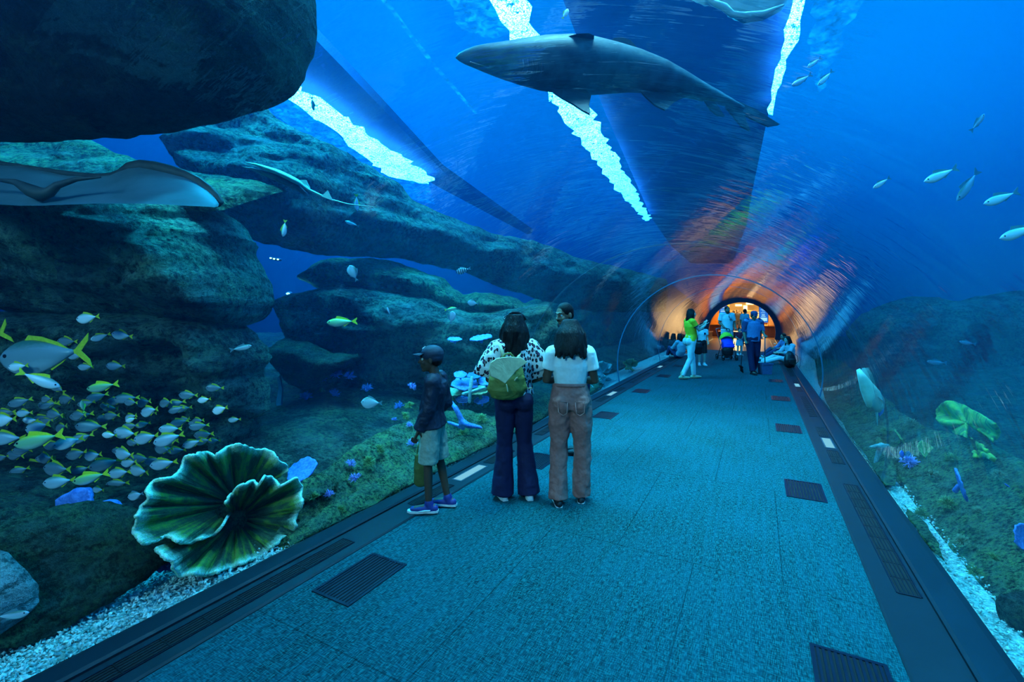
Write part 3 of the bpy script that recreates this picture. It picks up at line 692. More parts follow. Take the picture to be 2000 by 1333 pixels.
outline_rock('knobbly_coral', [(-60,1075),(0,1088),(30,1120),(58,1155),(62,1190),(42,1212),(24,1238),(50,1262),(44,1290),(0,1306),(-60,1310)],
    cst(2.3), .12, M_RK6, 'pale knobbly coral head cut by the left edge of view', cat='coral', ew=30, g=5, seed=12, rough=.09, strata=.03)
CROWN.parent = CENTRAL
# right side
outline_rock('reef_mound', [(1690,612),(1740,590),(1780,577),(1830,583),(1862,590),(1920,578),(2000,566),(2140,556),(2140,860),(1960,860),(1800,800),(1700,740),(1660,650)],
    cst(11.5), 1.2, M_RK3, 'faint distant reef mound beyond the right glass', cat='reef', ridge=[(1690,640),(1850,620),(2140,600)], rw=200, ew=50, g=10, seed=13, rough=.3, strata=.2)
outline_rock('reef_slope', [(1590,700),(1640,704),(1690,742),(1740,792),(1800,832),(1870,850),(1950,872),(2010,915),(2120,940),(2120,1390),(2040,1330),(1975,1250),(1962,1212),(1900,1156),(1840,1105),(1795,1062),(1775,1010),(1742,972),(1725,930),(1690,880),(1640,820),(1600,766)],
    slopeR(.75, 1.38), .12, M_RK4, 'dark coral encrusted reef slope beyond the right glass', cat='reef', ew=25, g=8, seed=14, rough=.17, strata=.12)
outline_rock('boulder', [(1962,1190),(1975,1172),(2010,1165),(2060,1160),(2060,1290),(2010,1270),(1975,1240)],
    cst(2.45), .15, M_RK5, 'dark stone on the gravel cut by the right edge of view', ew=25, g=6, seed=15, rough=.05, strata=.03)

outline_rock('reef_ledge', [(560,1052),(640,990),(760,925),(900,850),(1040,785),(1120,755),(1175,748),(1160,766),(1000,846),(860,918),(800,948),(690,1004),(600,1050),(568,1067)],
    slopeL(.55, 3.0), .05, M_RK4, 'low mossy reef edge pressed along the left glass past the cup coral', 'reef', ew=14, g=5, seed=50, rough=.06, strata=.02)
outline_rock('reef_ledge', [(1600,752),(1640,770),(1690,820),(1735,880),(1752,925),(1748,950),(1728,948),(1700,905),(1660,850),(1625,802)],
    slopeR(.55, 1.16), .04, M_RK4, 'mossy reef edge against the right glass beside the pale guitarfish', 'reef', ew=14, g=5, seed=51, rough=.06, strata=.02)
outline_rock('reef_ledge', [(1765,985),(1795,1010),(1830,1060),(1850,1105),(1838,1092),(1805,1056),(1780,1022)],
    slopeR(.55, 1.16), .03, M_RK4, 'small reef edge splitting the gravel along the right glass', 'reef', ew=10, g=4, seed=52, rough=.04, strata=.02)

# blue lit viewing panel glimpsed in the gap low behind the shoal
M_VP = m_emit('viewing_panel_blue', (.0, .05, .55), .30); M_VPP = m_plain('panel_post', (.2, .5, .6), .5)
oo = W(530, 850, 6.6); r = empty('viewing_panel', oo)
def vpoly(name, pix, t_, th, mat):
    P = [W(x, y, t_) - oo for x, y in pix]; n = len(P)
    mesh_obj(name, P + [q + FV * th for q in P], [tuple(range(n)), tuple(range(n, 2 * n))[::-1]] + [(i, (i + 1) % n, (i + 1) % n + n, i + n) for i in range(n)], mat, r, False)
vpoly('pane', [(486, 862), (505, 842), (530, 822), (548, 812), (562, 806), (562, 905), (500, 905)], 6.6, .05, M_VP)
vpoly('post', [(541, 812), (539, 786), (544, 760), (541, 738), (546, 734), (551, 762), (549, 788), (552, 812)], 6.55, .04, M_VPP)
tag(r, 'blue lit viewing panel with pale post in the gap above the cup coral', 'panel')
# ================================================================ fish, rays, shark
def m_fish(name, back, side, belly, rough=.35, spec=.6, lo=-.25, hi=.25):
    t = NT(name); c = t.n('ShaderNodeTexCoord'); s = t.n('ShaderNodeSeparateXYZ'); t.l(c.outputs['Generated'], s.inputs[0])
    cc = t.coord('Generated'); f = t.noise(cc, 14, 3)
    z = t.math('ADD', s.outputs[2], t.math('MULTIPLY', t.math('SUBTRACT', f, .5), .15))
    col = t.ramp(z, [(.12, belly), (.45, side), (.72, side), (.90, back)])
    sc = t.n('ShaderNodeTexVoronoi'); sc.inputs['Scale'].default_value = 55; t.l(cc, sc.inputs['Vector'])
    t.bsdf(col, rough, t.bump(sc.outputs['Distance'], .12, .004), Specular_IOR_Level=spec); return t.m
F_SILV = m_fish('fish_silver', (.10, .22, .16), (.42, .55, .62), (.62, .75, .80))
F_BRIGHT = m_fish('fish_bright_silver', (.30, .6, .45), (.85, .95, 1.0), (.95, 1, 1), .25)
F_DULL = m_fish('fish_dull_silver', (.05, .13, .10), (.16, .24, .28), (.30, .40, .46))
F_GREEN = m_fish('fish_green_gold', (.55, .75, .05), (.30, .60, .30), (.5, .7, .6))
F_BLUE = m_fish('fish_blue', (.03, .10, .5), (.08, .25, .9), (.2, .4, .9))
F_POMP = m_fish('fish_pompano', (.05, .16, .10), (.20, .32, .36), (.40, .55, .62), .3)
M_YEL = m_plain('fin_yellow', (.55, .62, .02), .5, .2, 30, .2, .002)
M_YELB = m_plain('fin_bright_yellow', (.75, .95, .03), .5, .2, 30, .2, .002)
M_FINB = m_plain('fin_blue_grey', (.10, .25, .30), .5, .2, 30, .2, .002)
M_EYE = m_plain('eye_dark', (.01, .01, .012), .15, .1, 5)
M_EYER = m_plain('eye_ring', (.6, .7, .65), .25, .1, 5)
t = NT('fish_striped'); c = t.n('ShaderNodeTexCoord'); s = t.n('ShaderNodeSeparateXYZ'); t.l(c.outputs['Generated'], s.inputs[0])
wv = t.math('SINE', t.math('MULTIPLY', s.outputs[0], 38)); t.bsdf(t.ramp(wv, [(.45, (.02, .05, .08)), (.55, (.75, .85, .85))]), .4); F_STR = t.m
def fish_proto(name, mat, hgt, wid, tail_mat, tail=.20, fork=.5, dors=.06, parts=True, peak=.38, body_n=12):
    """unit length fish, nose at +X"""
    prof = []
    for i in range(15):
        u = i / 14; x = .5 - .82 * u
        h = hgt * (math.sin(PI * min(1, u / (2 * peak)) * 1.0) ** .62 if u < peak else (math.cos((u - peak) / (1 - peak) * PI / 2) ** 1.15) * .90 + .10)
        if u < peak: h = hgt * math.sin(PI / 2 * u / peak) ** .62
        prof.append((x, max(.008, h / 2), max(.006, wid / 2 * (math.sin(PI * min(1, (u * .93 + .03))) ** .6))))
    b = MB(); b.tube([(x, 0, -.02 * math.sin(PI * i / 14)) for i, (x, h, w_) in enumerate(prof)], [(w_, h) for x, h, w_ in prof], body_n, up=(0, 0, 1))
    o = b.build(name, mat, None, True)
    def fin(nm, pts, th, m):
        n = len(pts); b = MB(); b.add([(x, -th, z) for x, z in pts] + [(x, th, z) for x, z in pts], [tuple(range(n)), tuple(range(n, 2 * n))[::-1]] + [(i, (i + 1) % n, (i + 1) % n + n, i + n) for i in range(n)])
        return b.build(nm, m, o)
    fin('tail_fin', [(-.30, .012), (-.34, .03), (-.5, tail / 2 + .02), (-.485, tail * .30), (-.5 + .11 * fork, 0), (-.485, -tail * .30), (-.5, -tail / 2 - .02), (-.34, -.03), (-.30, -.012)], .004, tail_mat)
    if parts:
        zz = lambda x: max(h for (xx, h, _) in prof if abs(xx - x) < .07)
        fin('dorsal_fin', [(.22, zz(.22) - .04), (.16, zz(.16) + dors), (.02, zz(.02) + dors * .8), (-.16, zz(-.16) + dors * .5), (-.27, .03), (-.2, .0), (0, .02)], .004, tail_mat)
        fin('anal_fin', [(-.02, -zz(-.02) + .04), (-.06, -zz(-.06) - dors * .8), (-.18, -zz(-.18) - dors * .3), (-.27, -.03), (-.2, 0)], .004, tail_mat)
        b = MB()
        for sgn in (-1, 1):
            b = MB(); b.ball((.40, sgn * wid * .30, .012 + hgt * .04), (.022, .010, .022), 8); b.build('eye', M_EYE, o)
        b = MB()
        for sgn in (-1, 1):
            M = Matrix.Translation((.20, sgn * wid * .48, -.02)) @ Matrix.Rotation(sgn * .5, 4, 'Z')
            b = MB(); b.prism([(0, 0), (-.14, .035), (-.15, -.04)], .004, M @ Matrix.Rotation(PI / 2, 4, 'X')); b.build('pectoral_fin', tail_mat, o)
    return o
def put_fish(o, px, py, L, ang, t, yaw=0.0, roll=0.0):
    o.location = W(px, py, t); s = L * t / F; o.scale = (s, s, s)
    a = math.radians(ang); y = math.radians(yaw)
    if math.cos(a) >= 0: o.rotation_euler = (roll, -a, PSI + y)
    else: o.rotation_euler = (roll, -(PI - a), PSI + PI + y)
PROTO = {}
def get_fish(kind):
    if kind in PROTO: return copy_tree(PROTO[kind])
    spec = {'silv': ('silver_fish', F_SILV, .44, .15, M_YEL), 'dull': ('silver_fish', F_DULL, .44, .15, M_YEL), 'brt': ('silver_fish', F_BRIGHT, .44, .15, M_YEL),
            'grn': ('yellowtail_fish', F_GREEN, .28, .14, M_YELB), 'ytl': ('yellowtail_fish', F_BRIGHT, .28, .14, M_YELB), 'pomp': ('pompano', F_POMP, .40, .13, M_YEL, .34, .9, .03),
            'slim': ('slender_fish', F_SILV, .22, .11, M_FINB), 'slimb': ('slender_fish', F_BRIGHT, .24, .11, M_FINB), 'disc': ('disc_fish', F_SILV, .55, .12, M_FINB), 'blue': ('blue_fish', F_BLUE, .5, .14, M_FINB),
            'str': ('striped_fish', F_STR, .42, .14, M_FINB)}[kind]
    PROTO[kind] = fish_proto(*spec); return PROTO[kind]
def fish(kind, px, py, L, ang, t, label, group=None, yaw=0, roll=0):
    o = get_fish(kind); put_fish(o, px, py, L, ang, t, yaw, roll); tag(o, label, 'fish', group)
    if not group and 'group' in o.keys(): del o['group']
    return o
# the singles -------------------------------------------------------
fish('pomp', 88, 693, 178, 186, 3.4, 'large blue grey pompano with forked olive tail above the shoal')
for a in (('pomp', -42, 668, 130, 200, 3.5, 'large fish leaving past the left edge, only its olive tail showing'),
    ('brt', 172, 621, 46, 188, 3.7, 'bright silver fish alone against the dark boulder, highest above the shoal'),
    ('silv', 197, 658, 32, 200, 4.0, 'small silver fish turning away above the pompano tail', 50),
    ('silv', 239, 655, 42, 172, 4.0, 'silver fish with raised yellow dorsal right of the pompano'),
    ('dull', 132, 667, 40, 178, 4.2, 'dim fish half hidden behind the back of the pompano'),
    ('brt', 36, 716, 40, 186, 3.3, 'bright silver fish directly under the head of the pompano'),
    ('silv', 148, 695, 34, 182, 3.8, 'silver fish just under the tail of the pompano'),
    ('silv', 168, 717, 32, 180, 4.0, 'small silver fish below and right of the pompano tail'),
    ('silv', 226, 715, 38, 178, 4.0, 'small silver fish swimming left, right of the pompano and level with its belly'),
    ('ytl', 76, 741, 74, -27, 3.3, 'yellow tailed silver fish diving head first to the right', 18),
    ('dull', 112, 758, 36, 150, 3.6, 'dim fish at the nose of the diving yellow tailed fish'),
    ('grn', 201, 755, 64, 190, 3.5, 'green gold fish with yellow tail swimming left over the shoal'),
    ('grn', 77, 859, 100, 193, 3.2, 'long green fish with vivid yellow forked tail amid the shoal'),
    ('grn', 178, 933, 74, 195, 3.3, 'green backed fish with round yellow tail low in the shoal'),
    ('grn', 162, 795, 26, 100, 3.5, 'small vivid yellow fish seen head on in the shoal', 70),
    ('dull', 168, 474, 54, 186, 4.0, 'faint fish with yellow tail in front of the big rounded boulder', ),
    ('ytl', 555, 446, 34, -97, 5.0, 'small fish nose down with yellow green tail in the blue gap', 20),
    ('ytl', 697, 396, 34, -85, 5.6, 'small fish nose down with yellow tail below the long shovelnose ray', 40),
    ('slimb', 688, 437, 30, 160, 6.0, 'small pale fish above the crown of the central rock'),
    ('grn', 668, 629, 60, 183, 5.2, 'slim fish with green yellow tail over the central rock face'),
    ('disc', 690, 534, 34, 115, 5.8, 'pale oval fish swimming steeply up over the central rock crown'),
    ('slimb', 759, 608, 17, 110, 6.2, 'tiny white fish glinting on the central rock face'),
    ('str', 905, 528, 30, 195, 6.8, 'small black and white striped fish above the central rock'),
    ('disc', 924, 592, 22, 170, 7.0, 'round pale blue fish left of the hair of the sunglasses woman'),
    ('grn', 880, 604, 24, 10, 7.0, 'small yellow finned fish above the boy in cap'),
    ('disc', 882, 621, 26, 80, 6.6, 'small pale fish swimming upward above the boy in cap'),
    ('blue', 886, 666, 16, 170, 6.4, 'tiny deep blue fish just behind the cap of the boy'),
    ('disc', 726, 787, 42, 178, 5.0, 'pale oval fish above the coral slope left of the boy'),
    ('slim', 470, 680, 44, 12, 4.4, 'slim blue fish with yellow tail swimming right past the lower boulder'),
    ('slim', 611, 203, 28, -80, 5.5, 'small dark fish in front of the glittering skylight'),
    ('slimb', 1838, 341, 72, 203, 4.2, 'silver fish curving down left in open water beyond the right glass'),
    ('slimb', 1722, 357, 40, 212, 4.6, 'small glinting fish, leftmost of those in open water beyond the right glass'),
    ('slim', 1890, 362, 74, 235, 5.4, 'faint fish angled steeply between two silver fish beyond the right glass'),
    ('slimb', 1956, 386, 74, 200, 4.2, 'green silver fish near the right edge, above the last one'),
    ('slimb', 1992, 452, 84, 200, 3.6, 'blue silver fish cut by the right edge of view'),
    ('slim', 1909, 240, 44, 52, 5.2, 'thin fish seen edge on high beyond the right glass'),
    ('slimb', 1566, 156, 46, 210, 6.0, 'silvery fish in the light beam right of the narrow skylight'),
    ('slimb', 1612, 152, 42, 225, 6.2, 'silvery fish with raised tail, second in the light beam'),
    ('slimb', 1590, 122, 34, 215, 6.5, 'small silvery fish highest in the light beam'),
    ('brt', 1104, 27, 22, 60, 5.0, 'tiny glinting fish above the back of the shark'),
    ('blue', 1719, 806, 26, 80, 5.6, 'small vivid blue fish over the right reef slope'),
    ('slim', 1890, 670, 34, 170, 8.0, 'faint greenish fish in front of the distant reef mound'),
    ('slim', 1830, 708, 40, 175, 7.5, 'faint pale fish low in front of the distant reef mound'),
    ('blue', 1762, 890, 20, 100, 3.8, 'tiny blue fish beside the pale forked coral on the right reef'),
    ('disc', 530, 1012, 1, 180, 4.0, '') if False else ('disc', 246, 1014, 34, 175, 3.2, 'pale fish hovering left of the cup coral rim'),
    ('slim', 22, 1202, 70, 8, 2.15, 'slender grey fish resting across the pale coral head'),
    ('disc', 265, 968, 32, 195, 3.4, 'dim fish between the cup coral and the blue dome coral')):
    kw = a[7] if len(a) > 7 else 0
    fish(a[0], a[1], a[2], a[3], a[4], a[5], a[6], yaw=kw)
# the shoal -----------------------------------------------------------
school = [(10,820,58,'brt'),(48,807,34,'silv'),(60,821,32,'brt'),(74,834,60,'silv'),(14,856,62,'silv'),(90,895,50,'dull'),(134,864,52,'silv'),(178,833,52,'dull'),(155,811,42,'dull'),(206,818,34,'dull'),
 (150,887,46,'dull'),(182,890,46,'silv'),(70,912,62,'dull'),(112,916,62,'dull'),(243,887,54,'silv'),(206,906,56,'dull'),(252,904,40,'silv'),(234,924,46,'silv'),(272,920,52,'silv'),(116,941,56,'silv'),
 (62,953,78,'silv'),(14,951,58,'silv'),(192,957,28,'silv'),(4,894,26,'dull'),(2,925,26,'dull'),(214,850,30,'brt'),(246,846,52,'silv'),(286,855,52,'silv'),(256,820,22,'brt'),
 (248,778,42,'dull'),(281,786,42,'dull'),(292,803,46,'silv'),(368,772,36,'dull'),(420,758,32,'dull'),(399,781,28,'brt'),(430,800,38,'brt'),(458,820,24,'silv'),(387,823,34,'dull'),(256,815,36,'silv'),
 (330,857,54,'silv'),(333,838,40,'silv'),(376,866,38,'silv'),(418,861,24,'dull'),(318,878,44,'dull'),(320,906,50,'silv'),(226,784,34,'dull'),(215,797,34,'dull'),(299,900,34,'dull'),(96,790,46,'dull'),
 (40,785,40,'dull'),(130,780,44,'dull'),(190,775,40,'dull'),(30,890,44,'dull'),(36,922,40,'dull'),(160,855,40,'dull'),(120,835,40,'dull'),(345,800,30,'dull'),(345,880,34,'dull'),(360,820,28,'dull'),(230,945,40,'dull')]
rs = random.Random(42)
for _ in range(34):
    x = rs.uniform(0, 400); y = rs.uniform(770 + .05 * x, 950 - .12 * x); school.append((x, y, rs.uniform(26, 42), 'dull'))
GRP = 'silver fish of the dense shoal over the lower boulder'
for i, (x, y, L, k) in enumerate(school):
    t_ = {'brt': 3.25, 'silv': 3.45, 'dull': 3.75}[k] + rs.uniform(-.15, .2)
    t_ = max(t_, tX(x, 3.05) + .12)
    zone = 'left part' if x < 130 else 'middle part' if x < 300 else 'right part'
    row = 'upper rows' if y < 830 else 'middle rows' if y < 890 else 'bottom rows'
    look = {'brt': 'bright flashing silver fish', 'silv': 'silver blue fish with yellow tail', 'dull': 'dim grey blue fish with yellow tail'}[k]
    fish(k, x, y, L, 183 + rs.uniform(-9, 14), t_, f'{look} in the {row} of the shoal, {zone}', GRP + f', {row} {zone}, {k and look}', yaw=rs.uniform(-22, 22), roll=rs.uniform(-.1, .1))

# shark ---------------------------------------------------------------
def m_skin(name, a, b_, sc=6, rough=.55):
    t = NT(name); c = t.coord(); f = t.noise(c, sc, 5, .6); t.bsdf(t.ramp(f, [(.35, a), (.65, b_)]), rough, t.bump(t.noise(c, 60, 3), .15, .004), Specular_IOR_Level=.4); return t.m
M_SHK = m_skin('shark_skin', (.012, .045, .065), (.035, .11, .14)); M_SHF = m_skin('shark_fin_skin', (.006, .022, .036), (.016, .05, .075))
TS = 4.6
cl = [(890,113,1),(897,112,7),(910,112,13),(928,112,19),(950,114,25),(980,118,32),(1015,121,40),(1060,124,49),(1110,127,54),(1150,130,54),(1195,134,48),(1240,139,41),(1290,150,33),(1330,163,25),(1370,179,18),(1400,190,13),(1430,203,9),(1450,213,7)]
root = empty('sand_tiger_shark', W(1150, 130, TS)); inv = Matrix.Translation(-W(1150, 130, TS))
tt = lambda px: TS + (px - 1150) * .0012
pts = [W(x, y, tt(x)) - W(1150, 130, TS) for x, y, r in cl]
b = MB(); b.tube(pts, [(r * TS / F * .95, r * TS / F) for x, y, r in cl], 22, up=FV)
body = b.build('body', M_SHK, root, True)
def wfin(nm, px, th, mat, par=None, tz=None, dt=0.0, base=None):
    """fin from photo outline; dt pushes the tip towards / away from the viewer"""
    P = [W(x, y, tt(x) + (dt * i_ / max(1, len(px) - 1) if base is None else dt * base[i_])) - W(1150, 130, TS) for i_, (x, y) in enumerate(px)]
    n = len(P); b = MB(); b.add([p - FV * th for p in P] + [p + FV * th for p in P], [tuple(range(n)), tuple(range(n, 2 * n))[::-1]] + [(i, (i + 1) % n, (i + 1) % n + n, i + n) for i in range(n)])
    o = b.build(nm, mat, par or root, False); modi(o, 'BEVEL', width=.01, segments=2); return o
wfin('pectoral_fin', [(1075,168),(1100,176),(1140,176),(1152,188),(1149,205),(1151,222),(1140,217),(1118,203),(1098,192),(1082,180)], .018, M_SHF, dt=-.35, base=[0,0,0,.4,.8,1,.9,.6,.4,.1])
wfin('pectoral_fin', [(1062,96),(1085,92),(1120,96),(1158,88),(1160,72),(1150,67),(1128,68),(1105,74),(1085,84),(1070,92)], .018, M_SHF, dt=-.32, base=[0,0,0,.5,.9,1,.9,.6,.3,.1])
wfin('pelvic_fin', [(1250,176),(1280,182),(1320,178),(1345,185),(1318,196),(1298,214),(1280,206),(1262,190)], .012, M_SHF, dt=-.15, base=[0,0,0,.3,.7,1,.8,.4])
wfin('dorsal_fin', [(1190,84),(1200,77),(1215,76),(1230,81),(1240,92),(1215,96)], .012, M_SHF)
wfin('anal_fin', [(1372,190),(1392,196),(1412,226),(1400,224),(1388,214)], .010, M_SHF)
wfin('caudal_fin', [(1415,196),(1440,200),(1475,216),(1502,233),(1518,243),(1500,246),(1470,232),(1450,222),(1462,254),(1448,246),(1432,226),(1420,212)], .012, M_SHF)
b = MB()
for k in range(5):
    x = 1020 + k * 9; b.tube([W(x, 140 + k, tt(x) - .20) - W(1150,130,TS), W(x + 3, 128, tt(x) - .215) - W(1150,130,TS), W(x + 1, 116, tt(x) - .205) - W(1150,130,TS)], .006, 6)
b.build('gill_slits', M_SHF, root)
b = MB(); b.tube([W(918, 122, tt(918) - .075) - W(1150,130,TS), W(935, 127, tt(935) - .09) - W(1150,130,TS), W(955, 130, tt(955) - .095) - W(1150,130,TS)], .009, 6); b.build('mouth', M_SHF, root)
tag(root, 'big dark sand tiger shark gliding overhead across the bright skylight', 'shark')

# stingray at the left -----------------------------------------------
M_RAYB = m_skin('ray_belly', (.05, .12, .15), (.08, .17, .21), 3, .6); M_RAYT = m_skin('ray_back', (.015, .03, .035), (.04, .06, .06), 8)
TR = 3.2; root = empty('stingray', W(200, 370, TR))
def rel(px, py, t, o_=None): return W(px, py, t) - W(200, 370, TR)
top = [(-120,318),(0,319),(40,325),(80,331),(130,338),(180,343),(215,342),(232,335),(250,327),(272,322),(300,325),(330,332),(360,342),(385,355),(405,370),(420,385),(428,398)]
bot = [(-120,406),(0,400),(40,402),(80,402),(130,400),(180,398),(215,398),(232,398),(250,398),(272,398),(300,399),(330,400),(360,402),(385,403),(405,404),(418,405),(426,404)]
nR = 8; vs = []; fs = []; fm = []
N = len(top)
for i, ((x0, y0), (x1, y1)) in enumerate(zip(top, bot)):
    e_ = math.sin(PI * min(1, (430 - x0) / 160) / 2) if x0 > 270 else 1
    for s_ in (0, 1):
        for j in range(nR + 1):
            u = j / nR; x = x0 + (x1 - x0) * u; y = y0 + (y1 - y0) * u
            z = (.03 + .02 * math.sin(PI * u)) * e_ + .03 * math.sin(x * .035) * (1 - u)
            vs.append(rel(x, y, TR + .55 * (1 - u) - (z if s_ else -z * .6)))
for i in range(N - 1):
    for s_ in (0, 1):
        for j in range(nR):
            a = (i * 2 + s_) * (nR + 1) + j; c_ = a + 2 * (nR + 1)
            fs.append((a, c_, c_ + 1, a + 1) if s_ == 0 else (a, a + 1, c_ + 1, c_)); fm.append(1 if s_ == 0 else 0)
    for j in (0, nR):
        a = (i * 2) * (nR + 1) + j; d_ = (i * 2 + 1) * (nR + 1) + j; fs.append((a, d_, d_ + 2 * (nR + 1), a + 2 * (nR + 1))); fm.append(1)
for j in range(nR):
    for i in (0, N - 1):
        a = (i * 2) * (nR + 1) + j; d_ = (i * 2 + 1) * (nR + 1) + j; fs.append((a, a + 1, d_ + 1, d_)); fm.append(1)
mesh_obj('body', vs, fs, [M_RAYB, M_RAYT], root, True, fm)
b = MB(); b.limb([rel(x, y + (1 if i_ < 16 else 0), TR + .50) for i_, (x, y) in enumerate(top)], [(.012, .022) if x < 235 else (.022, .046) for x, y in top], 8); b.build('wing_rim', M_RAYT, root, True)
b = MB(); b.limb([rel(x, y, TR - .02) for x, y in [(-60,350),(0,352),(30,356),(60,372),(80,380),(96,376),(112,362),(150,350),(195,346)]], [.01,.012,.022,.045,.05,.035,.025,.016,.008], 10); b.build('folded_wing', M_RAYT, root, True)
tag(root, 'large stingray with pale belly and dark rippled rim gliding at left', 'stingray')
# shovelnose ray ----------------------------------------------------------
M_SHV = m_skin('shovelnose_skin', (.35, .65, .55), (.55, .85, .75), 8); M_SHVD = m_skin('shovelnose_side', (.05, .12, .12), (.10, .20, .2), 8)
TV = 5.0; root = empty('shovelnose_ray', W(580, 355, TV))
cl = [(480,317,1),(500,322,6),(520,329,10),(545,338,13),(570,350,14),(590,360,11),(605,372,7),(625,381,5),(650,391,3.5),(680,399,2.5),(715,403,1.8),(740,405,1)]
b = MB(); b.tube([W(x, y, TV) - W(580,355,TV) for x, y, r in cl], [(r * TV / F, r * TV / F * .42) for x, y, r in cl], 14, up=(UV_ * 1 + RV * .3)); b.build('body', M_SHV, root, True)
b = MB(); b.tube([W(x - 6, y + 9, TV + .05) - W(580,355,TV) for x, y, r in cl[:7]], [(r * TV / F * 1.1, r * TV / F * .5) for x, y, r in cl[:7]], 12, up=(UV_ * 1 + RV * .3)); b.build('belly', M_SHVD, root, True)
for pts_ in ([(628,384),(640,372),(650,392)], [(585,352),(598,352),(606,368)]):
    P = [W(x, y, TV - .03) - W(580,355,TV) for x, y in pts_]; b = MB(); b.add([p - FV * .008 for p in P] + [p + FV * .008 for p in P], [(0,1,2),(5,4,3),(0,3,4,1),(1,4,5,2),(2,5,3,0)]); b.build('dorsal_fin', M_SHV, root)
tag(root, 'long pale green shovelnose ray with thin tail in front of the rock shelf', 'ray')
# ray high above -----------------------------------------------------------
M_RAY2 = m_skin('ray_pale_wing', (.30, .62, .60), (.45, .80, .78), 3)
TU = 4.4; root = empty('eagle_ray', W(1430, 0, TU))
outl = [(1335,-20),(1350,0),(1372,10),(1400,12),(1418,18),(1422,30),(1436,38),(1452,46),(1490,40),(1525,22),(1540,6),(1540,-40),(1420,-70),(1340,-50)]
o = outline_rock('body', outl, cst(TU), .10, M_RAY2, None, ew=40, g=7, seed=31, rough=.0, strata=.0, rag=0, parent=None)
o.parent = root; o.location = -W(1430, 0, TU)
b = MB(); b.limb([W(x, y, TU - .1) - W(1430,0,TU) for x, y in [(1375,-5),(1395,6),(1415,14),(1430,28),(1452,30),(1490,26),(1530,10)]], [.01,.03,.035,.03,.03,.025,.01], 8); b.build('wing_fold', M_RAY2, root, True)
tag(root, 'pale ray cut by the top edge of view, right of the shark', 'ray')
# guitar shaped ray on the right ---------------------------------------------
TG = 5.0; root = empty('guitarfish', W(1700, 770, TG))
cl = [(1676,722,4),(1684,738,9),(1692,755,14),(1702,772,18),(1710,787,19),(1714,798,14),(1713,806,5)]
b = MB(); b.tube([W(x, y, TG) - W(1700,770,TG) for x, y, r in cl], [(r * TG / F, r * TG / F * .35) for x, y, r in cl], 14, up=FV); b.build('body', M_SHV, root, True)
b = MB(); b.limb([W(x, y, TG - .04) - W(1700,770,TG) for x, y in [(1716,776),(1726,785),(1722,796)]], [.005,.007,.005], 6); b.build('fin_edge', M_SHV, root, True)
b = MB(); b.limb([W(x, y, TG) - W(1700,770,TG) for x, y in [(1712,803),(1713,818),(1714,832)]], [.014,.008,.003], 6); b.build('tail', M_SHV, root, True)
tag(root, 'pale guitarfish pressed upright near the right glass over the reef', 'ray')

# ================================================================ corals
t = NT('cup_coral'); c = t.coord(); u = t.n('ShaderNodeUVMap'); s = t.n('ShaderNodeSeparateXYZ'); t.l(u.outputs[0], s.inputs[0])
mpn = t.n('ShaderNodeMapping'); mpn.inputs['Scale'].default_value = (15, 1.6, 1); t.l(u.outputs[0], mpn.inputs[0])
rg = t.math('ADD', t.math('MULTIPLY', t.noise(mpn.outputs[0], 1.0, 3, .5, .3), .8), t.math('MULTIPLY', t.noise(c, 16, 4, .6), .2)); f = t.noise(c, 30, 5, .7); g_ = t.noise(c, 110, 3, .7)
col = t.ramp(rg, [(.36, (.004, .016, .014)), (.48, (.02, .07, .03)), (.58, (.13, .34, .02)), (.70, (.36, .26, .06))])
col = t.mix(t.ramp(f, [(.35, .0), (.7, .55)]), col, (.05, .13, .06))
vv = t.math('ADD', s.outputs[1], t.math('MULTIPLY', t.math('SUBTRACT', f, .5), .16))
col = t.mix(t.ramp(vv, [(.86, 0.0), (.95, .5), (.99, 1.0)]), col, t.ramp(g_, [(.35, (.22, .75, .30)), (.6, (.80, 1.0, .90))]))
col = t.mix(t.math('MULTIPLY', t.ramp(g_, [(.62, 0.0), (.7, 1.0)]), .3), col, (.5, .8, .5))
col = t.mix(1.0, col, t.ramp(s.outputs[1], [(.15, (.14, .14, .22)), (.62, (1.0, 1.0, 1.0))]), 'MULTIPLY')  # shade inside the cup put into the colour, darker towards the centre
t.bsdf(col, .8, t.bump(g_, .6, .01, t.bump(rg, .9, .05))); M_CUP = t.m
def catmull(P, k=8):
    out = []; P = [Vector(p) for p in P]; n = len(P)
    for i in range(n - 1):
        p0, p1, p2, p3 = P[max(0, i - 1)], P[i], P[i + 1], P[min(n - 1, i + 2)]
        for j in range(k):
            u = j / k; out.append(.5 * ((2 * p1) + (-p0 + p2) * u + (2 * p0 - 5 * p1 + 4 * p2 - p3) * u * u + (-p0 + 3 * p1 - 3 * p2 + p3) * u ** 3))
    out.append(P[-1]); return out
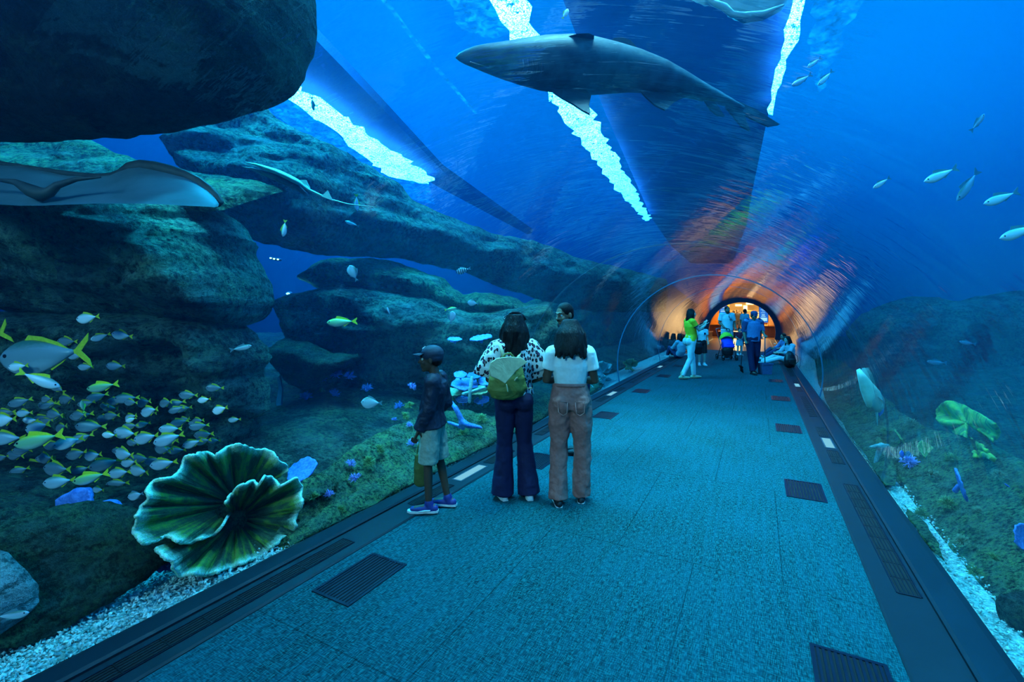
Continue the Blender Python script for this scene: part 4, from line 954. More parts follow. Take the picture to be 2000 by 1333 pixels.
def frond(name, rim, ctr, xd_rim, depth, mat, parent, origin, seed=0, ruff=.035, freq=1.0, rings=26, th=.018, side=1):
    """ruffled plate from a centre out to a rim; rim entries (px, py, extra distance from glass)"""
    C = catmull([Vector((x, y, e_)) for x, y, e_ in rim], 9); n = len(C); vs = []; uvs = []; fs = []
    arc = [0]
    for i in range(1, n): arc.append(arc[-1] + (C[i].xy - C[i - 1].xy).length)
    for j in range(rings + 1):
        v = .02 + .98 * j / rings
        for i, p in enumerate(C):
            s_ = arc[i]
            wob = 5.5 * v * v * mnoise.noise((s_ * .055 * freq, seed, 0)) + 3 * v ** 3 * mnoise.noise((s_ * .16 * freq, seed, 5))
            dirv = (p.xy - Vector(ctr)); dl = dirv.length or 1
            q = Vector(ctr) + dirv * v + dirv / dl * wob * (1 if v > .5 else v * 2)
            fold = math.sin(s_ * .105 * freq + 1.2 * math.sin(s_ * .031 + seed)) * ruff * (v ** 1.1) * (1.0 if v < .9 else 1.0)
            curl = -.05 * max(0, v - .82) / .18
            Xd = xd_rim + p.z * v + depth * (1 - v ** 1.25) + fold + curl * -.6
            tq = tX(q.x, Xd) if side == 1 else tXr(q.x, Xd)
            vs.append(W(q.x, q.y, tq) - origin); uvs.append((s_ / 260.0, v))
    for j in range(rings):
        for i in range(n - 1): a = j * n + i; fs.append((a, a + 1, a + 1 + n, a + n))
    o = mesh_obj(name, vs, fs, mat, parent, True, None, uvs); modi(o, 'SOLIDIFY', thickness=th, offset=0); return o
OC = W(440, 1050, 3.1); root = empty('cup_coral', OC)
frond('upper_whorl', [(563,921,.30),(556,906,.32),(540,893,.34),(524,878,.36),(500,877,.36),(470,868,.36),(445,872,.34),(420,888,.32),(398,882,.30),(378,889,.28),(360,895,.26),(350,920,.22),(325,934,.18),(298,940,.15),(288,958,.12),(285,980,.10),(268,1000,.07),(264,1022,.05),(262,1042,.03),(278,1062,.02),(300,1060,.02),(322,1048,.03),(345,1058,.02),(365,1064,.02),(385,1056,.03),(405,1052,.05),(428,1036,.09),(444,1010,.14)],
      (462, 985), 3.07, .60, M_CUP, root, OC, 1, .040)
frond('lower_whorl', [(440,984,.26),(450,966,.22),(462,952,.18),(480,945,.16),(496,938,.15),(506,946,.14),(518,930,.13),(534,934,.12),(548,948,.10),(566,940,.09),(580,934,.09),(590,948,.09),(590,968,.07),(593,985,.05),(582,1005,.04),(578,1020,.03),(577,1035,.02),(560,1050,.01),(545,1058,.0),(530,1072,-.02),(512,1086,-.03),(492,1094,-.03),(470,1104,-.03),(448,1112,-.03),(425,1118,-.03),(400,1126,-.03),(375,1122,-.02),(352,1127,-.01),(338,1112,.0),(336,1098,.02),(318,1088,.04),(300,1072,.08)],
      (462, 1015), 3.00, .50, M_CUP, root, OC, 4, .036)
b = MB(); b.limb([W(450, 1010, 3.45) - OC, W(430, 1120, 3.4) - OC], [.12, .16], 14); fuse(b.build('stalk', M_RK5, root), .02)
tag(root, 'big green ruffled cup coral with pale rim on the gravel by the left glass', 'coral')

# tufted and small corals
def m_coral(name, a, b_, sc=40): 
    t = NT(name); c = t.coord(); f = t.noise(c, sc, 3, .6); t.bsdf(t.ramp(f, [(.35, a), (.65, b_)]), .7, t.bump(f, .4, .01)); return t.m
MC_PUR = m_coral('coral_violet', (.12, .20, 1.0), (.65, .60, 1.0)); MC_BLU = m_coral('coral_blue', (.04, .15, .55), (.13, .30, .80)); MC_GRN = m_coral('coral_green', (.06, .16, .05), (.28, .45, .12))
MC_PALE = m_coral('coral_pale', (.14, .32, .32), (.34, .6, .56)); MC_DK = m_coral('coral_dark_blue', (.01, .03, .25), (.04, .08, .5)); MC_LIME = m_coral('coral_lime', (.05, .22, .06), (.35, .75, .08), 9); MC_TAN = m_coral('coral_tan', (.16, .25, .14), (.32, .42, .22))
def tuft_mesh(name, mat, n=46, seed=0, th=.035, flat=1.0, branch=True):
    rr = random.Random(seed); b = MB()
    for k in range(n):
        z = rr.uniform(-.1, 1); a = rr.uniform(0, 2 * PI); r = math.sqrt(max(0, 1 - z * z)); d = Vector((r * math.cos(a), r * math.sin(a), z * flat)); L = rr.uniform(.7, 1.05)
        m_ = d * L * .55 + Vector((rr.uniform(-.1, .1), rr.uniform(-.1, .1), rr.uniform(0, .12)))
        b.tube([d * .05, m_, d * L], [th, th * .9, th * .45], 5)
        if branch:
            e_ = (d + Vector((rr.uniform(-.6, .6), rr.uniform(-.6, .6), rr.uniform(-.4, .6)))).normalized(); b.tube([m_, m_ + e_ * L * .35], [th * .8, th * .35], 5)
    b.ball((0, 0, 0), .28, 8); return b.build(name, mat, None, True)
TP = {}
def tuft(mat, px, py, Rp, t_, label, cat='coral', group=None, kind='branching_coral', n=46, th=.035):
    k = (mat.name, n, th)
    if k in TP: o = TP[k].copy(); COL.objects.link(o); o['group'] = ''
    else: o = tuft_mesh(kind, mat, n, len(TP), th); TP[k] = o
    o.location = W(px, py, t_); s = Rp * t_ / F; o.scale = (s, s, s); o.rotation_euler = (-.5 + .3 * math.sin(px), .2 * math.cos(py), PSI + px)
    if 'group' in o.keys(): del o['group']
    tag(o, label, cat, group); return o
SL = lambda px, py: tSl(px, py, .8, 3.15) - .10
for (x, y, r, dt, lb) in ((598,778,15,0,'bright violet branching coral, leftmost and brightest on the central rock face'),(606,798,13,0,'bright violet coral directly under the brightest one'),(626,741,15,0,'dark violet coral left of the violet pair on the rock face'),
    (657,733,15,0,'violet coral with spiky tips, top middle of the rock face cluster'),(682,737,14,0,'dim violet coral at the right end of the top row'),(652,771,14,0,'dim violet coral below the top row'),(716,762,14,0,'faint violet coral right of the cluster, above the pale oval fish'),
    (803,757,12,.2,'violet coral touching the jacket of the boy'),(780,795,12,.2,'dim violet coral above the green slope left of the boy'),(770,822,8,.2,'small violet coral low beside the yellow green sprig')):
    tuft(MC_PUR if 'dim' not in lb and 'dark' not in lb and 'faint' not in lb else MC_BLU, x, y, r, 6.55 - dt * 2, lb)
for (x, y, r, lb) in ((684,908,13,'vivid violet coral, upper of the pair on the slope edge'),(694,936,14,'vivid violet coral, lower of the pair on the slope edge'),(643,968,13,'dark violet coral on the slope right of the cup coral'),(806,868,14,'violet coral behind the shorts of the boy'),(800,832,9,'small violet coral behind the jacket hem of the boy')):
    tuft(MC_PUR, x, y, r, SL(x, y), lb)
for (x, y, r, lb) in ((640,712,17,'olive spiky coral above the violet cluster'),(604,858,14,'olive spiky coral low on the central rock'),(628,764,8,'tiny pale green coral amid the violet cluster')):
    tuft(MC_GRN, x, y, r, 6.5, lb, n=30, th=.05)
for (x, y, r, lb) in ((611,975,17,'pale green spiky coral on the slope beside the cup coral'),(800,795,12,'lime speckled coral sprig at the knee height of the boy, upper'),(790,815,12,'lime speckled coral sprig at the knee height of the boy, lower'),(720,905,16,'mossy green coral in the middle of the left slope'),(770,960,14,'mossy green coral near the ledge in front of the boy'),(740,880,14,'mossy coral high on the left slope'),(665,1000,14,'mossy green coral beside the dark cleft of the slope'),(905,850,16,'mossy green coral between boy and sunglasses woman'),(940,820,14,'mossy coral just left of the sunglasses woman'),(870,890,12,'small mossy coral behind the calves of the boy')):
    tuft(MC_GRN, x, y, r, SL(x, y), lb, n=70, th=.04)
tuft(MC_DK, 314, 1112, 24, 2.86, 'dark blue anemone like coral under the left skirt of the cup coral', n=90, th=.06)
def disc(mat, px, py, rx, ry, t_, label, stalk=0, cat='coral', rot=0, tilt=.9, kind='plate_coral', th=.03):
    """round plate with fluted rim, tilted towards the viewer; ry is its shown half height"""
    o_ = W(px, py, t_); root = empty(kind, o_, (0, 0, PSI)); s = rx * t_ / F
    vs = []; fs = []; uvs = []; N_ = 40; K = 8; a = math.acos(max(-1, min(1, ry / rx))) if rx > ry else 0
    M = Matrix.Rotation(rot, 3, 'Y') @ Matrix.Rotation(-(PI / 2 - math.asin(min(1, ry / rx))) + PI / 2, 3, 'X')
    for j in range(K + 1):
        v = .05 + .95 * j / K
        for i in range(N_):
            th_ = 2 * PI * i / N_; rr_ = v * (1 + .05 * math.sin(5 * th_ + px) + .03 * math.sin(11 * th_)) * s
            vs.append(M @ Vector((rr_ * math.cos(th_), rr_ * math.sin(th_), s * (.10 * v * v + .035 * v * math.sin(14 * th_)))))
    for j in range(K):
        for i in range(N_): p = j * N_ + i; q = j * N_ + (i + 1) % N_; fs.append((p, q, q + N_, p + N_))
    fs.append(tuple(range(N_))[::-1])
    o = mesh_obj('plate', vs, fs, mat, root, True); modi(o, 'SOLIDIFY', thickness=th * s * 3, offset=0)
    if stalk:
        b = MB(); b.limb([(0, .01, -.01), (0, .03, -stalk * t_ / F)], [s * .12, s * .16], 8); b.build('stalk', mat, root, True)
    tag(root, label, cat); return root
disc(MC_BLU, 591, 920, 29, 16, 3.9, 'translucent blue oval disc coral right of the cup coral', 30, rot=-.25)
disc(MC_BLU, 1874, 948, 30, 18, 3.3, 'vivid blue oval disc coral on the right reef', 14, rot=1.25)
disc(MC_BLU, 1996, 1050, 26, 24, 2.9, 'bright blue disc coral at the right edge of view', 14, rot=.9)
disc(MC_DK, 1975, 960, 14, 5, 3.5, 'dark blue sliver of coral near the right edge', 6, rot=.9)
for (x, y, rx, ry, st, lb) in ((899,733,13,5,8,'small pale blue plate coral, upper left beside the boy'),(926,735,14,4,8,'small pale blue plate coral right of the upper left one'),(908,752,26,8,20,'wide blue table coral behind the white stalk'),(884,768,20,4,12,'thin pale plate coral left of the white stalk'),(938,764,24,5,14,'long tilted plate coral right of the white stalk'),(904,782,14,4,10,'small blue plate coral under the tables'),(941,783,15,5,10,'bright blue plate coral touching the blue trousers'),(950,745,16,7,10,'blue plate coral behind the olive backpack'),(888,664,14,3,6,'flat blue plate coral high beside the backpack woman'),(940,662,22,4,6,'long blue plate coral behind the hair of the backpack woman')):
    disc(MC_BLU if 'blue' in lb else MC_TAN, x, y, rx, ry, 5.7, lb, st, rot=-.15 if x > 930 else .05, kind='table_coral')
b = MB(); b.limb([W(922, 738, 5.55) - W(918,765,5.5), W(918, 762, 5.5) - W(918,765,5.5), W(917, 785, 5.5) - W(918,765,5.5)], [.02, .025, .02], 8); b.limb([W(905, 770, 5.5) - W(918,765,5.5), W(945, 758, 5.5) - W(918,765,5.5)], [.02, .018], 8)
o = b.build('coral_branch', MC_PALE, None, True); o.location = W(918, 765, 5.5); tag(o, 'white upright coral stalk crossing the table corals', 'coral')
b = MB(); oo = W(905, 815, 5.1)
b.limb([W(878, 782, 5.2) - oo, W(890, 798, 5.1) - oo, W(902, 822, 5.1) - oo, W(915, 832, 5.05) - oo], [.022, .032, .036, .03], 10); b.limb([W(900, 828, 5.1) - oo, W(920, 832, 5.1) - oo, W(940, 836, 5.1) - oo], [.032, .034, .022], 10); b.limb([W(875, 825, 5.2) - oo, W(905, 836, 5.15) - oo], [.02, .03], 8)
o = fuse(b.build('fallen_coral', MC_BLU, None, True), .02, 2); o.location = oo; tag(o, 'pale blue forked coral limb lying between boy and backpack woman', 'coral')
# blue fans behind the front rock
o = outline_rock('fan_coral', [(108,1000),(108,978),(122,968),(134,962),(142,956),(150,953),(170,953),(177,962),(178,980),(176,1000)], cst(3.25), .05, MC_BLU, 'upright blue fan coral standing behind the low weedy rock', 'coral', ridge=[(150,955),(152,998)], rw=30, ew=12, g=4, seed=40, rough=.02, strata=.01, rag=1.5)
o = outline_rock('dome_coral', [(176,1002),(182,990),(196,980),(212,976),(226,980),(238,996),(236,1004),(200,1008)], cst(3.2), .07, MC_BLU, 'smooth bright blue dome coral right of the blue fan', 'coral', ew=16, g=4, seed=41, rough=.01, strata=.0, rag=1)
o = outline_rock('mound_coral', [(585,955),(592,938),(612,926),(640,922),(662,935),(655,955),(620,972),(590,978)], lambda px, py: SL(px, py) + .02, .12, M_RK4, 'green spongy mound coral between cup coral and violet corals', 'coral', ew=16, g=4, seed=42, rough=.03, strata=.0, rag=1.5)
# lettuce corals by the panel joint
for (cx, cy, r, lb) in ((1176,722,17,'pale green lettuce coral right of the woman in white top, upper'),(1166,750,14,'small pale green lettuce coral, lower left'),(1185,748,12,'small pale green lettuce coral, lower right'),(1262,735,14,'round lacy pale coral low behind the glass past the joint'),(1232,712,12,'green leafy coral beyond the panel joint')):
    oo = W(cx, cy, tX(cx, 3.3)); root = empty('lettuce_coral', oo)
    rim = [(cx + r * (1 + .12 * math.sin(3 * a)) * math.cos(a), cy - r * .9 * math.sin(a), .1 * math.sin(a)) for a in [PI * 1.75 * i / 14 - .4 for i in range(15)]]
    frond('plate', rim, (cx, cy + r * .3), 3.12, .18, MC_PALE if 'pale' in lb else MC_GRN, root, oo, cx, .05, 3.0, 10, .03)
    tag(root, lb, 'coral')
# right side
OC2 = W(1885, 830, 4.5); root = empty('leaf_coral', OC2)
frond('plate', [(1940,862,.0),(1950,845,.1),(1938,825,.1),(1915,808,.18),(1890,797,.22),(1862,785,.25),(1842,790,.22),(1828,803,.18),(1832,820,.12),(1850,835,.15),(1868,848,.08),(1886,854,.0)], (1890, 828), 1.72, .25, MC_LIME, root, OC2, 7, .06, .8, 14, .03, side=-1)
tag(root, 'big vivid lime green leaf coral standing out on the right reef', 'coral')
OC3 = W(1920, 880, 4.0); root = empty('leaf_coral', OC3)
frond('plate', [(1892,855,.2),(1905,862,.15),(1920,872,.1),(1930,882,.05),(1942,898,.0),(1925,892,.0),(1912,896,0),(1898,888,.05)], (1908, 878), 1.68, .15, MC_LIME, root, OC3, 9, .05, 1.5, 10, .03, side=-1)
tag(root, 'small lime green leaf coral just below the big one', 'coral')
SR = lambda px, py: tSr(px, py, .75, 1.38) - .12
disc(MC_GRN, 1808, 881, 18, 15, SR(1808, 881), 'round olive plate coral in the middle of the right reef', 12, rot=.3)
disc(MC_GRN, 1760, 860, 20, 10, SR(1760, 860), 'olive oval plate coral left of the round one on the right reef', 10, rot=.9)
b = MB(); oo = W(1716, 890, 4.9)
for pp, rr_ in (([(1708,922),(1711,900),(1718,880),(1722,872)], [.02,.022,.03,.04]), ([(1700,874),(1712,872),(1722,876),(1734,870)], [.015,.028,.032,.02]), ([(1734,870),(1738,888),(1746,890)], [.02,.018,.01])):
    b.limb([W(x, y, 4.9) - oo for x, y in pp], rr_, 8)
o = fuse(b.build('forked_coral', MC_PALE, None, True), .012, 2); o.location = oo; tag(o, 'pale blue forked coral like a starfish on a stalk, near the right ledge', 'coral')
rr = random.Random(9)
spots = [(1668,812,'beside the guitarfish'),(1690,850,'left of the pale forked coral'),(1730,845,'above the pale forked coral'),(1775,905,'under the round olive plate'),(1760,940,'near the gravel pocket'),(1820,930,'mid slope'),(1850,985,'below the blue oval disc'),(1910,1000,'lower slope'),(1800,1005,'above the lower gravel'),(1880,1060,'low on the slope'),(1940,1090,'near the right edge, low'),(1950,930,'upper right of the slope'),(1860,900,'under the lime leaf coral'),(1780,830,'high on the slope'),(1905,1120,'lowest of all'),(1655,780,'near the acrylic joint')]
for i, (x, y, wh) in enumerate(spots):
    tuft([MC_GRN, MC_TAN, MC_GRN, MC_PUR if i % 5 == 3 else MC_TAN][i % 4], x, y, rr.uniform(11, 19), SR(x, y), f'bushy small coral on the right reef, {wh}', group=None, n=60, th=.05)
# ================================================================ people
def m_skin2(name, col, sss=.0): return m_plain(name, col, .55, .10, 30, .10, .002)
SK_DARK = m_skin2('skin_deep_brown', (.10, .055, .035)); SK_MID = m_skin2('skin_brown', (.26, .17, .11)); SK_LIGHT = m_skin2('skin_light', (.55, .44, .36))
t = NT('hair_black'); c = t.coord(scale=(1, 1, .10)); f = t.noise(c, 130, 3, .6)
t.bsdf(t.ramp(f, [(.35, (.0015, .0015, .003)), (.7, (.007, .006, .008))]), .5, t.bump(f, .9, .01), Specular_IOR_Level=.28); HAIR = t.m
M_SHOEW = m_plain('shoe_white', (.75, .8, .8), .5); M_SHOEB = m_plain('shoe_black', (.01, .012, .016), .5); M_SHOEN = m_plain('shoe_navy', (.02, .035, .22), .6); M_BOOT = m_plain('boot_gold', (.55, .50, .30), .35)
M_DARKP = m_plain('plastic_black', (.008, .009, .012), .4)
def mirror(p): return (-p[0], p[1], p[2])
BASE = dict(pelvis=(0, 0, .93), waist=(0, .005, 1.07), chest=(0, -.005, 1.27), neck=(0, -.012, 1.45), head=(0, .012, 1.578),
            shR=(.165, -.01, 1.385), elR=(.215, -.03, 1.12), wrR=(.225, .05, .89), hipR=(.085, 0, .90), knR=(.095, .02, .49), anR=(.10, -.02, .085))
for k_ in ('sh', 'el', 'wr', 'hip', 'kn', 'an'): BASE[k_ + 'L'] = mirror(BASE[k_ + 'R'])
def frame(fwd, up=(0, 0, 1)):
    f = Vector(fwd).normalized(); u = Vector(up); r = f.cross(u).normalized(); u = r.cross(f)
    return Matrix(((r.x, f.x, u.x), (r.y, f.y, u.y), (r.z, f.z, u.z)))
def V(p): return Vector(p)
def lerp(a, b_, u): return V(a).lerp(V(b_), u)
def add_hand(b, wr, d, palm, curl=.5, sc=1.0, side=1):
    """five separate fingers; d: where the fingers point, palm: which way the palm looks"""
    d = V(d).normalized(); pn = V(palm); pn = (pn - d * pn.dot(d)).normalized(); ac = d.cross(pn) * side
    wr = V(wr); kn = wr + d * .085 * sc
    b.limb([wr, wr + d * .045 * sc, kn], [(.026 * sc, .016 * sc), (.036 * sc, .015 * sc), (.038 * sc, .013 * sc)], 10)
    for i, (off, L) in enumerate(((-.030, .070), (-.010, .080), (.010, .074), (.029, .058))):
        p = kn + ac * off * sc; pts = [p]; dd = d.copy(); a = curl * .75
        for seg in (.45, .30, .25):
            q = Matrix.Rotation(a, 3, ac); 
            nd = d * math.cos(a) + pn * math.sin(a); pts.append(pts[-1] + nd * L * seg * sc); a += curl * .9
        b.limb(pts, [.0088 * sc, .0084 * sc, .0078 * sc, .0068 * sc], 7)
    p = wr + d * .028 * sc - ac * .030 * sc; t1 = (d * .55 - ac * .75 + pn * .35).normalized(); t2 = (d * .9 - ac * .2 + pn * (.3 + .5 * curl)).normalized()
    b.limb([p, p + t1 * .036 * sc, p + t1 * .036 * sc + t2 * .034 * sc], [.0115 * sc, .0100 * sc, .0085 * sc], 8)
def human(label, loc, yaw, H, J=None, skin=None, w=1.0, vox=.010, look=(0, 1, 0), hands=None, legs=1.0, arms=1.0, feet=True, face=True, headscale=1.0, neckup=None):
    """continuous skin body; returns root, joint table"""
    j = dict(BASE); j.update(J or {})
    root = empty('person', loc, (0, 0, PSI + math.radians(yaw))); k = H / 1.7; root.scale = (k, k, k)
    b = MB(); Fh = frame(look)
    pe, wa, ch, ne, he = (V(j[x]) for x in ('pelvis', 'waist', 'chest', 'neck', 'head'))
    spine = [pe - (wa - pe).normalized() * .07, pe, wa, wa.lerp(ch, .5), ch, ch.lerp(ne, .5), ne]
    b.tube(spine, [(.12 * w, .085), (.155 * w, .105 * w), (.125 * w, .09 * w), (.135 * w, .095 * w), (.15 * w, .10 * w), (.13 * w, .085 * w), (.055, .052)], 18, up=(0, 1, 0) if abs((ne - pe).normalized().y) < .8 else (0, 0, 1))
    b.limb([ne - V((0, 0, .03)), he - V((0, .01, .06))], [.052, .050], 12)
    s = headscale
    def hp(x, y, z): return he + Fh @ V((x, y, z)) * s
    M4 = Fh.to_4x4()
    b.ball(he + Fh @ V((0, -.008, .02)) * s, (.074 * s, .092 * s, .092 * s), 20, M=M4)
    b.ball(hp(0, .022, -.045), (.056 * s, .066 * s, .072 * s), 16, M=M4)
    b.ball(hp(0, .066, -.098), (.024 * s, .022 * s, .020 * s), 10, M=M4)
    b.limb([hp(-.034, .078, .022), hp(0, .088, .020), hp(.034, .078, .022)], [.011 * s] * 3, 8)
    b.limb([hp(0, .086, .012), hp(0, .098, -.012), hp(0, .108, -.030)], [.008 * s, .010 * s, .0135 * s], 8)
    for sx in (-1, 1):
        b.ball(hp(sx * .014, .096, -.032), .0095 * s, 8); b.ball(hp(sx * .040, .062, -.032), .024 * s, 10)
        b.ball(hp(sx * .077, -.006, -.012), (.010 * s, .020 * s, .032 * s), 10, M=M4)
    b.limb([hp(-.020, .082, -.060), hp(0, .094, -.058), hp(.020, .082, -.060)], [.006 * s, .0075 * s, .006 * s], 8)
    b.limb([hp(-.017, .080, -.072), hp(0, .091, -.073), hp(.017, .080, -.072)], [.006 * s, .0085 * s, .006 * s], 8)
    for S in 'RL':
        sh, el, wr = (V(j[x + S]) for x in ('sh', 'el', 'wr'))
        b.limb([sh, lerp(sh, el, .35), lerp(sh, el, .8), el, lerp(el, wr, .3), lerp(el, wr, .8), wr], [.050 * arms, .046 * arms, .040 * arms, .038 * arms, .040 * arms, .029, .025], 12)
        hd = (hands or {}).get(S, {}); d = V(hd.get('d', (wr - el))); add_hand(b, wr, d, hd.get('palm', (1 if S == 'L' else -1, .2, 0)), hd.get('curl', .45), 1.0, 1 if S == 'R' else -1)
        hi, kn, an = (V(j[x + S]) for x in ('hip', 'kn', 'an'))
        b.limb([hi, lerp(hi, kn, .35), lerp(hi, kn, .85), kn, lerp(kn, an, .3), lerp(kn, an, .75), an], [.085 * w * legs, .076 * legs, .056 * legs, .054 * legs, .053 * legs, .038, .034], 12)
        if feet:
            fd = V(j.get('foot' + S, (.12 if S == 'R' else -.12, 1, -.12))).normalized()
            b.limb([an + V((0, 0, -.03)) - fd * .045, an + V((0, 0, -.035)) + fd * .05, an + V((0, 0, -.04)) + fd * .145], [.030, (.036, .028), (.036, .018)], 10)
    body = b.build('body', skin or SK_MID, root, True); fuse(body, vox, 3)
    if face:
        e_ = MB()
        for sx in (-1, 1): e_.ball(hp(sx * .031, .070, -.002), .0135 * s, 10)
        eb = e_.build('eyes', M_EYER, root, True)
        e_ = MB()
        for sx in (-1, 1): e_.ball(hp(sx * .031, .0785, -.002), .0070 * s, 8)
        e_.build('iris', M_EYE, eb, True)
        e_ = MB()
        for sx in (-1, 1): e_.limb([hp(sx * .013, .092, .022), hp(sx * .030, .091, .029), hp(sx * .048, .078, .024)], [.0035 * s, .0045 * s, .003 * s], 6)
        e_.build('eyebrows', HAIR, root, True)
    tag(root, label, 'person')
    return root, j, hp, s, Fh
def fuse_part(b, name, mat, root, vox, it=3, fold=None):
    if fold and vox >= .0095: fold = (fold[0] * .4, fold[1])
    o = b.build(name, mat, root, True); fuse(o, vox, it)
    if fold: folds(o, fold[0], fold[1])
    return o
def shirt(root, j, mat, name='shirt', w=1.0, inf=.012, sleeve=.6, slr=1.0, hem=-.02, vox=.010, fold=(.012, .12), extra=None, flare=1.0, arms=1.0, neck_r=.07):
    b = MB(); pe, wa, ch, ne = (V(j[x]) for x in ('pelvis', 'waist', 'chest', 'neck'))
    ax = (wa - pe).normalized()
    st = pe - ax * hem
    pts = [st - ax * .0, st.lerp(wa, .5), wa, wa.lerp(ch, .5), ch, ch.lerp(ne, .55), ne - (ne - ch).normalized() * .02]
    rr = [(.158 * w * flare + inf, .108 * w * flare + inf), (.150 * w * flare + inf, .104 * w + inf), (.136 * w * (1 + (flare - 1) * .6) + inf, .100 * w + inf), (.146 * w + inf, .104 * w + inf), (.160 * w + inf, .108 * w + inf), (.140 * w + inf, .092 * w + inf), (neck_r, .062)]
    b.tube(pts, rr, 20, up=(0, 1, 0) if abs((ne - pe).normalized().y) < .8 else (0, 0, 1))
    for S in 'RL':
        sh, el, wr = (V(j[x + S]) for x in ('sh', 'el', 'wr'))
        b.limb([ne.lerp(sh, .45) - V((0, 0, .02)), sh], [.055 + inf, .058 * slr + inf], 12)
        if sleeve <= 1: P = [sh, lerp(sh, el, sleeve * .5), lerp(sh, el, sleeve)]; R_ = [.054 * arms * slr + inf, .052 * arms * slr + inf, .052 * arms * slr + inf]
        else: P = [sh, lerp(sh, el, .5), el, lerp(el, wr, (sleeve - 1) * .5), lerp(el, wr, sleeve - 1)]; R_ = [.054 * slr + inf, .050 * slr + inf, .046 * slr + inf, .042 * slr + inf, .034 * slr + inf]
        b.tube(P, R_, 14)
    if extra: extra(b)
    return fuse_part(b, name, mat, root, vox, 3, fold)
def trousers(root, j, mat, name='trousers', w=1.0, inf=.012, radii=(.096, .088, .070, .064, .060, .056), upto=1.0, vox=.010, fold=(.014, .10), top=.02, butt=0.0, drop=0):
    b = MB(); pe, wa = V(j['pelvis']), V(j['waist']); ax = (wa - pe).normalized()
    b.tube([pe - ax * .09, pe - ax * .03, pe + ax * .04, wa + ax * (top - .04)], [(.12 * w, .10 * w), (.162 * w + inf, .115 * w + inf), (.158 * w + inf, .110 * w + inf), (.136 * w + inf, .100 * w + inf)], 20, up=(0, 1, 0) if abs(ax.y) < .8 else (0, 0, 1))
    if butt:
        for sx in (-1, 1): b.ball(pe + V((sx * .075 * w, -.055 - butt * .5, -.03)), (.088 * w, .075 + butt, .10), 14)
    for S in 'RL':
        hi, kn, an = (V(j[x + S]) for x in ('hip', 'kn', 'an'))
        P = [hi, lerp(hi, kn, .4), lerp(hi, kn, .8), kn, lerp(kn, an, .5), lerp(kn, an, 1.0) - V((0, 0, drop))]; R_ = list(radii)
        if upto < 1: # shorts
            P = [hi, lerp(hi, kn, .5), lerp(hi, kn, upto if upto <= 1 else 1)]; R_ = [radii[0], radii[1], radii[2]]
        b.tube(P, [r + inf * .3 for r in R_], 16)
        b.ball(hi, radii[0] + inf * .3, 12)
    return fuse_part(b, name, mat, root, vox, 3, fold)
def shoes(root, j, mat, sole=None, name='shoe', heel=0, vox=None, high=0.0, sc=1.0, nm2='sole'):
    for S in 'RL':
        an = V(j['an' + S]); fd = V(j.get('foot' + S, (.12 if S == 'R' else -.12, 1, -.12))); fd.z = fd.z if abs(fd.z) > .3 else 0; fd.normalize()
        b = MB(); g = V((0, 0, -.05)); up = V((0, 0, 1)) if abs(fd.z) < .6 else V((0, 1, 0))
        b.limb([an + g - fd * .06, an + g + fd * .01, an + g + fd * .09, an + g + fd * .165], [(.034 * sc, .038 * sc), (.036 * sc, .042 * sc), (.042 * sc, .032 * sc), (.034 * sc, .022 * sc)], 14)
        b.limb([an + g - fd * .02, an + V((0, 0, .01 + high))], [.040 * sc, .040 * sc], 12)
        o = b.build(name, mat, root, True); fuse(o, .007, 2)
        if sole:
            b = MB(); r = frame(fd)
            for (y0, wd) in ((-.075, .026), (-.03, .036), (.04, .040), (.11, .045), (.17, .036), (.198, .018)): pass
            poly = [(-.024, -.088), (.024, -.088), (.036, -.05), (.036, .02), (.046, .10), (.040, .165), (.018, .196), (-.018, .196), (-.040, .165), (-.046, .10), (-.036, .02), (-.036, -.05)]
            M = Matrix.Translation(an + V((0, 0, -.084))) @ frame(fd).to_4x4(); b.prism([(x * sc, y * sc) for x, y in poly], .022, M); b.build(nm2, sole, o, False)
def long_hair(root, hp, s, he, Fh, mat=None, length=.30, n=34, width=.085, wave=.014, spread=1.1, vox=.007, seed=0, fan=1.0, r0=.020, front=.15):
    rr = random.Random(seed); b = MB(); M4 = Fh.to_4x4()
    b.ball(hp(0, -.016, .028), (.083 * s, .096 * s, .090 * s), 20, M=M4)
    for i in range(n):
        a = PI * (-.5 - front + (1 + 2 * front) * i / (n - 1)) - PI / 2     # behind and at the sides
        L = length * rr.uniform(.82, 1.08); ph = rr.uniform(0, 6)
        pts = []; R_ = []
        for q in range(9):
            u = q / 8; rad = (.050 + (width - .050) * min(1, u * 3.0)) * (1 + (fan - 1) * u)
            wv = wave * math.sin(u * 9 + ph) * u
            pts.append(hp((rad + wv) * math.cos(a) * spread, (rad + wv) * math.sin(a) - .014 - .012 * u, .085 - u * (L + .085) if u > .12 else .095 - u * .2))
            R_.append(r0 * (1.0 if u < .7 else 1 - (u - .7) * 1.6))
        b.limb(pts, R_, 8)
    o = b.build('hair', mat or HAIR, root, True); fuse(o, vox, 1, .4); return o
def short_hair(root, hp, s, Fh, mat=None, vox=.007, z=.030, beard=False):
    b = MB(); M4 = Fh.to_4x4()
    b.ball(hp(0, -.014, z), (.081 * s, .092 * s, .090 * s), 18, M=M4); b.ball(hp(0, -.03, z - .04), (.078 * s, .070 * s, .07 * s), 14, M=M4)
    o = b.build('hair', mat or HAIR, root, True); fuse(o, vox, 2)
    if beard:
        b = MB(); b.limb([hp(-.055, .030, -.070), hp(-.035, .066, -.100), hp(0, .084, -.112), hp(.035, .066, -.100), hp(.055, .030, -.070)], [.012 * s, .015 * s, .016 * s, .015 * s, .012 * s], 8)
        b.limb([hp(-.024, .088, -.056), hp(0, .099, -.047), hp(.024, .088, -.056)], [.004 * s, .0065 * s, .004 * s], 6)
        b.build('beard', mat or HAIR, root, True)

